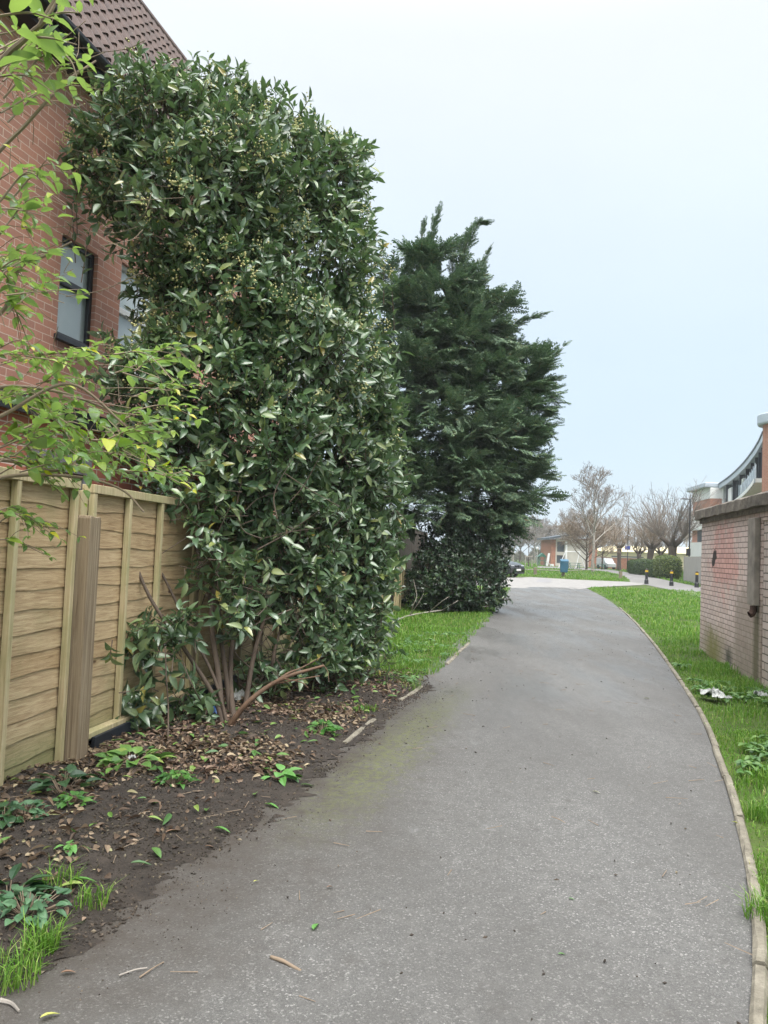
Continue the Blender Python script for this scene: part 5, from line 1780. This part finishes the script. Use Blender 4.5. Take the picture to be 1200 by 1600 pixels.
def patchy(m, c2, c3):
    """winter grass: olive and straw patches over the blade colours"""
    g = NG(m.node_tree)
    b = m.node_tree.nodes['Principled BSDF'].inputs['Base Color']
    src = b.links[0].from_socket
    ob = g.n('ShaderNodeTexCoord').outputs['Object']
    c = g.mix(g.rng(g.noise(ob, 1.7, 5, .65), .48, .68, 0, .55), src, c2)
    c = g.mix(g.rng(g.noise(ob, 6.5, 4, .65), .56, .72, 0, .5), c, c3)
    m.node_tree.links.new(c, b)


patchy(m_grass, (.13, .20, .035), (.24, .24, .085))


def blades(mb, p, h, wd, rng, bend=.5):
    n = len(p)
    az = rng.uniform(0, 2 * np.pi, n)
    d = np.stack([np.cos(az), np.sin(az), 0 * az], 1)
    s = np.stack([-d[:, 1], d[:, 0], 0 * az], 1)
    b = rng.uniform(.15, 1, n)[:, None] * bend * h[:, None]
    z = np.array([0, 0, 1.0])
    hw = (wd / 2)[:, None]
    m_ = p + d * b * .35 + z * h[:, None] * .6
    t = p + d * b + z * (h[:, None] * (1 - .25 * bend))
    V = np.stack([p - s * hw, p + s * hw, m_ + s * hw * .75, m_ - s * hw * .75, t], 1).reshape(-1, 3)
    i = (np.arange(n) * 5)[:, None]
    mb.add(V, np.array([[0, 1, 2, 3]]) + i, np.array([[3, 2, 4]]) + i)


def right_x(y):
    return np.interp(y, RIGHT_EDGE[:, 1], RIGHT_EDGE[:, 0])


def gar_x(y):                       # front of the garage
    return GC[0] + (y - GC[1]) * .20


def scatter(x0, x1, y0, y1, dens):
    n = int((x1 - x0) * (y1 - y0) * dens)
    return np.stack([rng.uniform(x0, x1, n), rng.uniform(y0, y1, n), np.zeros(n)], 1)


def tuft(p, f, th):
    v = np.sin(p[:, 0] * f + 1.1 * np.sin(p[:, 1] * f * .7)) + np.sin(p[:, 1] * f * 1.3 + np.sin(p[:, 0] * f * .6)) + .6 * np.sin(p[:, 0] * f * 3.1) * np.sin(p[:, 1] * f * 2.7)
    return v


gr = MB()
# right verge
for y0, y1, dens, hm, wm in ((1.6, 4, 4200, .085, .005), (4, 7, 2600, .085, .006), (7, 11, 1300, .085, .007), (11, 17, 620, .085, .011), (17, 26, 260, .09, .017), (26, 40, 110, .09, .028)):
    p = scatter(.8, 16 if y1 > 11 else 6, y0, y1, dens)
    x, y = p[:, 0], p[:, 1]
    ok = (x > right_x(y) + .05 + .03 * np.sin(y * 9) * np.sin(y * 3.3) + rng.normal(0, .012, len(p))) & (x < np.where(y < GC[1], gar_x(y) - .02, 30)) & (x < .75 * y + .8)
    ok &= ~inside(CROSS, p)
    ok &= (y < np.interp(x, [10.3, 14, 17.9, 19.5], [38.8, 42, 40.5, 34]) - .0)
    ok &= rng.random(len(p)) < np.clip(1.25 + .5 * tuft(p, 4.6, 0), .4, 1)
    p = p[ok]
    tv = tuft(p, 3.2, 0)
    h = hm * rng.uniform(.35, 1.35, len(p)) * (1 + .36 * tv)
    edge_ = np.clip((p[:, 0] - right_x(p[:, 1])) / .3, .45, 1)
    blades(gr, p, np.maximum(h, .02) * edge_, wm * rng.uniform(.7, 1.3, len(p)), rng, .8)
# left verge, beyond the laurel
for y0, y1, dens, hm, wm in ((6.8, 9.2, 1100, .07, .006), (9.2, 13, 1000, .085, .008), (13, 20, 600, .09, .011), (20, 36, 240, .09, .02)):
    p = scatter(-1.6, 6.2, y0, y1, dens)
    x, y = p[:, 0], p[:, 1]
    fx = FA[0] + (y - FA[1]) * .163
    edge_w = .06 + .05 * np.sin(y * 4.3) + .03 * np.sin(y * 11)
    ok = (x < left_x(y) - edge_w) & (x > fx + .05) & (y < 35.3)
    ok &= (tuft(p, 2.2, 0) > np.where(y < 8.3, .2 + (8.3 - y) * .7 + np.where(left_x(y) - x < .85, -.9, .4), np.where(y < 11.5, -.9, -9)) + np.where((x < fx + .5) & (y < 11), .6, 0))
    p = p[ok]
    h = hm * rng.uniform(.45, 1.2, len(p)) * (1 + .3 * tuft(p, 3.0, 0))
    blades(gr, p, np.maximum(h, .02), wm * rng.uniform(.7, 1.3, len(p)), rng, .8)
# the far greens
for y0, y1, dens, wm in ((44, 62, 26, .05), (62, 95, 9, .09), (95, 150, 2.5, .16)):
    p = scatter(5, 46 if y1 > 60 else 28, y0, y1, dens)
    px = 600 + p[:, 0] / p[:, 1] * FPX
    road_px = [G(x, y)[:2] for x, y in [(650, 902), (790, 902), (830, 901), (900, 905), (985, 909), (976, 900), (945, 893), (905, 889.8), (840, 887), (840, 884.8), (905, 886.8), (955, 890.6), (1000, 897.5), (1040, 906.5), (1092, 917), (1250, 945), (1250, 990), (650, 990)]]
    ok = ~inside(road_px, p) & (px > 770) & (px < 1100)
    p = p[ok]
    h = rng.uniform(.05, .16, len(p)) * (1 + .3 * tuft(p, .9, 0))
    blades(gr, p, np.maximum(h, .03), np.full(len(p), wm), rng, .8)
tag(gr.build('grass', m_grass), 'short bright green grass of the verges and the park', 'grass', kind='stuff')

# broad leaved lawn weeds in the right verge
m_clover = leaf_mat('verge_weed_leaf', [(0, (.05, .12, .03)), (.7, (.09, .19, .05)), (1, (.2, .3, .09))], .45, .25, (.2, .45, .05), .5)
cv = MB()
p = scatter(1.4, 5.2, 2.2, 11, 60)
ok = (p[:, 0] > right_x(p[:, 1]) + .12) & (p[:, 0] < gar_x(p[:, 1]) - .03) & (tuft(p, 1.9, 0) > .5)
p = p[ok]
p = np.repeat(p, 6, 0)
az = rng.uniform(0, 6.28, len(p))
add_leaves(cv, p + [0, 0, .05], np.stack([np.cos(az), np.sin(az), rng.uniform(.0, .5, len(p))], 1), np.array([[0, 0, 1.0]]) + rng.normal(size=p.shape) * .2, rng.uniform(.05, .10, len(p)), .025, droop=.4)
p = scatter(-1.5, 2, 8, 14, 30)
ok = (p[:, 0] < left_x(p[:, 1]) - .15) & (p[:, 0] > FA[0] + (p[:, 1] - FA[1]) * .163 + .1) & (tuft(p, 2.4, 0) > .3)
p = np.repeat(p[ok], 6, 0)
az = rng.uniform(0, 6.28, len(p))
add_leaves(cv, p + [0, 0, .05], np.stack([np.cos(az), np.sin(az), rng.uniform(.0, .5, len(p))], 1), np.array([[0, 0, 1.0]]) + rng.normal(size=p.shape) * .2, rng.uniform(.05, .09, len(p)), .025, droop=.4)
tag(cv.build('verge_weeds', m_clover), 'broad leaved weeds growing among the verge grass', 'weeds', kind='stuff')

# leaf litter on the soil
m_dead = leaf_mat('dead_leaf', [(0, (.045, .028, .019)), (.35, (.10, .062, .043)), (.65, (.18, .118, .085)), (.88, (.29, .205, .15)), (.96, (.38, .29, .20)), (1, (.16, .2, .06))], .6, .1, (.3, .15, .05), .35)
lt = MB()
p = scatter(-2.6, .6, 1.8, 9.6, 1500)
x, y = p[:, 0], p[:, 1]
fx = FA[0] + (y - FA[1]) * .163
rel = (left_x(y) - x) / np.maximum(left_x(y) - fx, .2)                  # 0 at the tarmac, 1 at the fence
pr = np.where(y > 5.0, .75, .13) * np.clip(rel * 4, 0.0, 1) + np.where(rel > .6, .22, 0)
pr = pr * np.clip((9.4 - y) / 1.4, .08, 1) * np.clip(1 + .7 * tuft(p, 3.1, 0), .12, 2)
ok = (rel > .02) & (rel < 1) & (rng.random(len(p)) < pr)
p = p[ok]
p[:, 2] = bed_z(p[:, 0], p[:, 1]) + .014 + rng.uniform(0, .022, len(p))
az = rng.uniform(0, 6.28, len(p))
add_leaves(lt, p, np.stack([np.cos(az), np.sin(az), rng.normal(0, .16, len(p))], 1), np.array([[0, 0, 1.0]]) + rng.normal(size=p.shape) * .38, rng.uniform(.02, .085, len(p)) * rng.uniform(.6, 1.1, len(p)), rng.uniform(.005, .017, len(p)), fold=.5, droop=.3)
tag(lt.build('leaf_litter', m_dead), 'brown curled dead leaves lying thick on the soil under the laurel', 'leaf litter', kind='stuff')
# green cut leaves in the litter
lt = MB()
p = scatter(-2.4, .3, 2.2, 8.8, 34)
x, y = p[:, 0], p[:, 1]
fx = FA[0] + (y - FA[1]) * .163
rel = (left_x(y) - x) / np.maximum(left_x(y) - fx, .2)
ok = (rel > .05) & (rel < 1) & (rng.random(len(p)) < np.where(y > 5, .85, .3))
p = p[ok]
p[:, 2] = bed_z(p[:, 0], p[:, 1]) + .034
az = rng.uniform(0, 6.28, len(p))
m_cut = leaf_mat('cut_leaf', [(0, (.05, .12, .035)), (.6, (.13, .24, .055)), (1, (.28, .34, .09))], .45, .2)
add_leaves(lt, p, np.stack([np.cos(az), np.sin(az), rng.normal(0, .15, len(p))], 1), np.array([[0, 0, 1.0]]) + rng.normal(size=p.shape) * .3, rng.uniform(.05, .11, len(p)), rng.uniform(.010, .02, len(p)), fold=.3)
tag(lt.build('green_litter', m_cut), 'green trimmed leaves scattered over the soil bed', 'leaf litter', kind='stuff')
# soil crumbs, twiglets and grit trodden onto the tarmac
m_crumb = leaf_mat('soil_crumb', [(0, (.018, .013, .009)), (.6, (.04, .029, .021)), (.88, (.08, .058, .042)), (1, (.2, .16, .115))], .85, 0)
cr = MB()
p = scatter(-2.0, 2.6, 1.7, 8.5, 2000)
off = p[:, 0] - left_x(p[:, 1])
ok = (off > -.9) & (rng.random(len(p)) < np.clip(.85 * np.exp(-np.maximum(off, 0) / .22), 0, 1) * np.clip(1 + .6 * tuft(p, 5, 0), .1, 2)) & (p[:, 0] < right_x(p[:, 1]))
p = p[ok]
p[:, 2] = np.where(off[ok] < .12, bed_z(p[:, 0], p[:, 1]) + .012, .008)
s = rng.uniform(.0012, .0042, len(p))[:, None] * np.where(rng.random(len(p)) < .04, 1.8, 1)[:, None]
A_, B_ = rdir(len(p), rng), None
y_ = nrm(np.cross(A_, rdir(len(p), rng)))
cr.inst(p, A_ * s, y_ * s, np.cross(A_, y_) * s * .8, OCT, OCF)
p = scatter(-1.2, 8, 1.7, 26, 12)
ok = (p[:, 0] > left_x(p[:, 1]) + .1) & (p[:, 0] < right_x(p[:, 1]) - .03) & (rng.random(len(p)) < np.clip(.5 + .4 * tuft(p, 1.7, 0), .1, 1))
p = p[ok]
p[:, 2] = .016
s = rng.uniform(.003, .010, len(p))[:, None]
A_ = rdir(len(p), rng) * [1, 1, .2]
y_ = nrm(np.cross(A_, rdir(len(p), rng)))
cr.inst(p, A_ * s * 1.6, y_ * s * .8, np.cross(A_, y_) * s * .6, OCT, OCF)
p = scatter(-2.7, .6, 1.7, 9.6, 1500)
y = p[:, 1]
ok = (p[:, 0] < left_x(y) + .12) & (p[:, 0] > FA[0] + (y - FA[1]) * .163) & (rng.random(len(p)) < np.clip(.6 + .5 * tuft(p, 4, 0), .1, 1))
p = p[ok]
p[:, 2] = bed_z(p[:, 0], p[:, 1]) + .013
s = rng.uniform(.002, .011, len(p))[:, None]
A_ = nrm(rdir(len(p), rng) * [1, 1, .4])
y_ = nrm(np.cross(A_, rdir(len(p), rng)))
cr.inst(p, A_ * s * 1.3, y_ * s * .8, np.cross(A_, y_) * s * .6, OCT, OCF)
tag(cr.build('crumbs', m_crumb), 'dark soil crumbs and grit spilled from the bed onto the tarmac', 'soil', kind='stuff')
sw = MB()
p = scatter(-2.3, 3.5, 1.7, 12, 14)
ok = (p[:, 0] < right_x(p[:, 1])) & (p[:, 0] > FA[0] + (p[:, 1] - FA[1]) * .163 + .1)
p = p[ok]
p = p[rng.random(len(p)) < np.where(p[:, 0] < left_x(p[:, 1]), 1, .22)]
p[:, 2] = np.where(p[:, 0] < left_x(p[:, 1]) + .1, bed_z(p[:, 0], p[:, 1]) + .022, .018)
az = rng.uniform(0, 6.28, len(p))
L = rng.uniform(.03, .14, len(p))[:, None]
sw.segs(p, p + np.stack([np.cos(az), np.sin(az), rng.uniform(-.02, .06, len(p))], 1) * L, .0022, .0012, 4)
tag(sw.build('twiglets', m_twig2), 'thin broken twigs strewn over the soil and the path edge', 'twigs', kind='stuff')

# single fallen leaves on the tarmac, each one a thing
m_l1 = leaf_mat('fresh_leaf', [(0, (.10, .24, .06)), (1, (.12, .28, .07))], .4, .2)
m_l2 = leaf_mat('yellow_leaf', [(0, (.42, .42, .10)), (1, (.48, .45, .14))], .5, .2)
m_l3 = leaf_mat('brown_leaf', [(0, (.17, .09, .06)), (1, (.22, .12, .08))], .6, .05)
m_l4 = leaf_mat('bleached_leaf', [(0, (.45, .42, .34)), (1, (.5, .46, .36))], .6, .1)
for x, y, L, m_, az, lb in [(493, 1446, .066, m_l1, 1.4, 'green leaf standing out alone on the tarmac above the stick'), (78, 1585, .06, m_l2, .7, 'yellowish leaf at the bottom left corner of the tarmac'),
                           (932, 1237, .055, m_l4, -.4, 'bleached pale leaf on the right half of the tarmac'), (893, 1404, .028, m_l1, -.3, 'tiny green leaf right of the middle of the tarmac'),
                           (516, 1385, .035, m_l3, .5, 'small pinkish brown leaf left of the path centre, above the green leaf'), (347, 1295, .10, m_l1, -.25, 'long bright green leaf on dark soil at the tarmac edge'),
                           (425, 1258, .10, m_l1, -.4, 'bright green leaf lying farthest up the dirty path edge'), (480, 1226, .09, m_laurel, .1, 'dull blue green laurel leaf at the litter edge by the tarmac'),
                           (130, 1374, .11, m_l1, .3, 'light green curled leaf on bare soil near the left weeds'), (327, 1322, .045, m_l3, .2, 'small orange brown leaf on the dark tarmac edge'),
                           (107, 1518, .05, m_l3, .4, 'brown curled leaf near the grass tuft at the bottom left'), (1010, 1091, .07, m_l4, .2, 'pale yellow leaf on the damp patch by the right edging'),
                           (1150, 1285, .05, m_l2, -.5, 'little yellow leaf touching the right edging stone'), (400, 1376, .03, m_l2, .9, 'tiny pale yellow leaf on the tarmac below the soil bed'),
                           (878, 1490, .03, m_l1, .1, 'small pale green leaf low on the tarmac'), (272, 1298, .09, m_l3, .6, 'rust brown pointed leaf on the bare soil')]:
    b_ = G(x, y)
    zz = .02
    if b_[0] < left_x(b_[1]) + .1:
        zz = float(bed_z(b_[0], b_[1])) + .02
    b_ = G(x, y, zz)
    m = MB()
    add_leaves(m, np.array([[-L / 2, 0, 0]]), np.array([[1, 0, .12]]), np.array([[.1, .25, 1.0]]), L * 1.0, L * .19, fold=.3, droop=.25)
    o = m.build('fallen_leaf', m_)
    o.location = tuple(b_)
    o.rotation_euler = (0, 0, az)
    tag(o, lb, 'leaf', 'single fallen leaves on the path and its edge')
# the stick
a, b_ = G(423, 1495, .014), G(470, 1517, .014)
o = MB().tube(smooth_line([a, (a * .6 + b_ * .4) + [.003, 0, .004], (a * .3 + b_ * .7) + [-.002, .002, .002], b_], 14), [.0062, .0075, .006, .0065, .005], 8).build('stick', m_twig2, smooth=True)
tag(o, 'short straight brown stick lying on the tarmac near the bottom', 'stick')
for i, (x0, y0, x1, y1, lb) in enumerate([(186, 1524, 230, 1512, 'thin pale straw left of the stick, nearest the soil'), (218, 1527, 256, 1503, 'thin dark bent twig beside the pale straw'), (0, 1563, 30, 1580, 'split pale wood sliver at the bottom left corner'), (862, 1276, 886, 1288, 'hair thin twig on the right half of the tarmac')]):
    a, b_ = G(x0, y0, .014), G(x1, y1, .014)
    o = MB().tube(smooth_line([a, (a + b_) / 2 + [.004, .006, .003], b_], 10), [.0028, .0018] if i != 2 else [.008, .004], 6).build('straw' if i == 0 else 'twig', m_barkpale if i in (0, 2) else m_twig2)
    tag(o, lb, 'twig')

# weeds and tufts on the bed, one thing each
def weed(label, x, y, n, L, hgt, mat, seed, cat='weed', spread=.10, W=.3):
    rg = np.random.default_rng(seed)
    b_ = G(x, y)
    b_[2] = bed_z(b_[0], b_[1]) if b_[0] < left_x(b_[1]) + .1 else 0
    root = thing('weed', label, cat, b_, 0, 'weeds along the foot of the fence')
    lv, stm = MB(), MB()
    az = rg.uniform(0, 6.28, n)
    t = rg.uniform(.15, 1, n)
    p = np.stack([np.cos(az) * spread * t, np.sin(az) * spread * t, hgt * (1.05 - .6 * t) * rg.uniform(.6, 1.1, n)], 1)
    d = np.stack([np.cos(az), np.sin(az), rg.uniform(-.1, .7, n)], 1)
    add_leaves(lv, p, d, np.array([[0, 0, 1.0]]) + rg.normal(size=p.shape) * .3, L * rg.uniform(.6, 1.15, n), L * W * rg.uniform(.8, 1.2, n), droop=.4, fold=.3)
    stm.segs(p * [.15, .15, 0] + [0, 0, -.01], p, .003, .0018, 4)
    lv.build('leaves', mat, root)
    stm.build('stems', m_twig2, root)


m_weed = leaf_mat('weed_leaf', [(0, (.04, .12, .03)), (.7, (.08, .2, .04)), (1, (.14, .26, .06))], .45, .3, (.2, .5, .05), .4)
m_dweed = leaf_mat('dark_weed_leaf', [(0, (.018, .05, .022)), (1, (.04, .09, .035))], .4, .15, (.1, .3, .05), .4)
m_bweed = leaf_mat('blue_weed_leaf', [(0, (.05, .12, .06)), (1, (.12, .22, .12))], .5, .25, (.2, .4, .1), .4)
weed('ferny bright green weed in front of the dark gravel board', 275, 1232, 60, .05, .10, m_weed, 1, spread=.11)
weed('dark green weed with big leaves at the foot of the squat fence post', 98, 1242, 22, .10, .13, m_dweed, 2, spread=.13)
weed('small feathery weed just below the squat fence post', 112, 1262, 40, .05, .07, m_weed, 3, spread=.08)
weed('small green weed by the fence at the left edge', 35, 1290, 46, .05, .08, m_bweed, 4, spread=.12)
weed('dark leaved weed at the far left edge under the fence', 8, 1300, 18, .09, .10, m_dweed, 5, spread=.13)
weed('blue green clover like weed at the left edge above the grass tuft', 40, 1440, 70, .05, .08, m_bweed, 6, spread=.14)
weed('little bright green sprig of seedling leaves on the bare soil', 106, 1345, 10, .05, .05, m_l1, 7, spread=.05)
weed('flat spread of bright green cut leaves by the dark gravel board', 205, 1205, 46, .11, .05, m_cut, 8, spread=.26)
weed('leafy sprig lying on the litter right of the ferny weed', 440, 1218, 12, .10, .05, m_l1, 9, spread=.08)
weed('small sapling of dark leaves under the laurel by the edging', 505, 1148, 34, .08, .10, m_weed, 10, spread=.12)
weed('dark evergreen seedling at the bottom left edge', 12, 1425, 16, .15, .10, m_dweed, 11, spread=.09, W=.16)


def grass_tuft(label, x, y, n, h, r, seed):
    rg = np.random.default_rng(seed)
    b_ = G(x, y)
    b_[2] = max(0, float(bed_z(b_[0], b_[1])))
    m = MB()
    rr = r * np.sqrt(rg.random(n))
    az = rg.uniform(0, 6.28, n)
    blades(m, np.stack([np.cos(az) * rr, np.sin(az) * rr, 0 * az - .005], 1), h * rg.uniform(.4, 1.1, n), rg.uniform(.003, .006, n), rg, 1.0)
    o = m.build('grass_tuft', m_grass)
    o.location = tuple(b_)
    tag(o, label, 'grass tuft', 'grass tufts in the soil bed')


grass_tuft('bright grass tuft at the tarmac edge, bottom left', 62, 1492, 170, .14, .06, 1)
grass_tuft('sparse grass tuft a step up the soil from the bottom left one', 140, 1420, 80, .12, .07, 2)
grass_tuft('yellow green grass clump cut by the left frame edge', 10, 1535, 200, .15, .11, 3)
grass_tuft('thin grass tuft beside the blue green weed', 95, 1400, 60, .13, .07, 4)
grass_tuft('tall rank grass clump against the right edging stones', 1192, 1278, 240, .16, .10, 5)
grass_tuft('second rank grass clump low on the right edging', 1200, 1440, 200, .15, .09, 6)

# dead branch on the left grass
db = thing('dead_branch', 'pale dead branch lying along the grass in front of the holly', 'branch', G(680, 962))
m = MB()
up_ = lambda q, z_: np.array([q[0], q[1], z_])
stem([up_(G(610, 978), .05), up_(G(640, 966), .06), up_(G(690, 958), .07), up_(G(740, 953), .06), up_(G(772, 951), .08)], .022, .010, m, 6)
stem([up_(G(640, 966), .06), P(646, 945, 17.0), P(651, 930, 17.0), P(646, 905, 17.1)], .012, .004, m, 5)
stem([up_(G(640, 966), .06), P(652, 945, 17.0), P(662, 928, 17.0)], .010, .004, m, 5)
stem([up_(G(668, 962), .06), P(690, 940, 17.6), P(702, 932, 17.6)], .010, .004, m, 5)
stem([up_(G(690, 958), .07), P(705, 945, 17.8), P(716, 938, 17.8)], .008, .004, m, 5)
m.build('limb', m_barkpale, db, world=True)

# litter on the grass
m_plastic = pm('white_plastic', (.40, .41, .39), .35, .4, 22, 0, 0)


def crumple(name, label, cat, loc, sx, sy, h, mat, seed):
    rg = np.random.default_rng(seed)
    n = 12
    V = []
    for i in range(n):
        for j in range(n):
            u, v_ = i / (n - 1) - .5, j / (n - 1) - .5
            V.append((u * sx + rg.normal(0, sx * .02), v_ * sy * (1 + .5 * math.sin(u * 9)) + rg.normal(0, sy * .03), h * (.5 + .5 * math.sin(u * 17 + seed) * math.cos(v_ * 13)) * (1 - 3 * u * u) + abs(rg.normal(0, h * .25)) + .02))
    q = np.array([(i * n + j, (i + 1) * n + j, (i + 1) * n + j + 1, i * n + j + 1) for i in range(n - 1) for j in range(n - 1)])
    o = MB().add(V, q).build(name, mat)
    o.location = tuple(loc)
    o.rotation_euler = (0, 0, rg.uniform(0, 3))
    so = o.modifiers.new('thickness', 'SOLIDIFY')
    so.thickness = .002
    tag(o, label, cat)


crumple('plastic_bag', 'crumpled whitish plastic bag in the grass between edging and outbuilding', 'litter', G(1114, 1091, .03), .34, .16, .07, m_plastic, 3)
crumple('wrapper', 'small scrap of pale wrapper at the foot of the outbuilding wall', 'litter', G(1187, 1090, .03), .14, .07, .05, m_plastic, 8)
crumple('wrapper', 'blue and white wrapper caught at the foot of the laurel stems', 'litter', G(334, 1122, .06) + [0, .1, 0], .10, .07, .06, pm('blue_wrapper', (.10, .22, .55), .35, .5, 30, 0, 0), 5)
crumple('paper_scrap', 'white paper scrap lying under the laurel behind the stems', 'litter', G(376, 1098, .06), .2, .12, .08, m_plastic, 12)
crumple('paper_scrap', 'white scrap by the dark gravel board at the fence foot', 'litter', G(206, 1190, .06), .05, .03, .02, m_plastic, 13)


# ================================================================== THE AIR
m_haze = bpy.data.materials.new('haze')
m_haze.use_nodes = True
hn = m_haze.node_tree
hn.nodes.remove(hn.nodes['Principled BSDF'])
pv = hn.nodes.new('ShaderNodeVolumePrincipled')
pv.inputs['Color'].default_value = (.90, .94, .97, 1)
pv.inputs['Density'].default_value = .0006
hn.links.new(pv.outputs[0], hn.nodes['Material Output'].inputs['Volume'])
hz = MB().box(-260, 320, -40, 420, -1.1, 15).build('haze', m_haze)
tag(hz, kind='stuff')
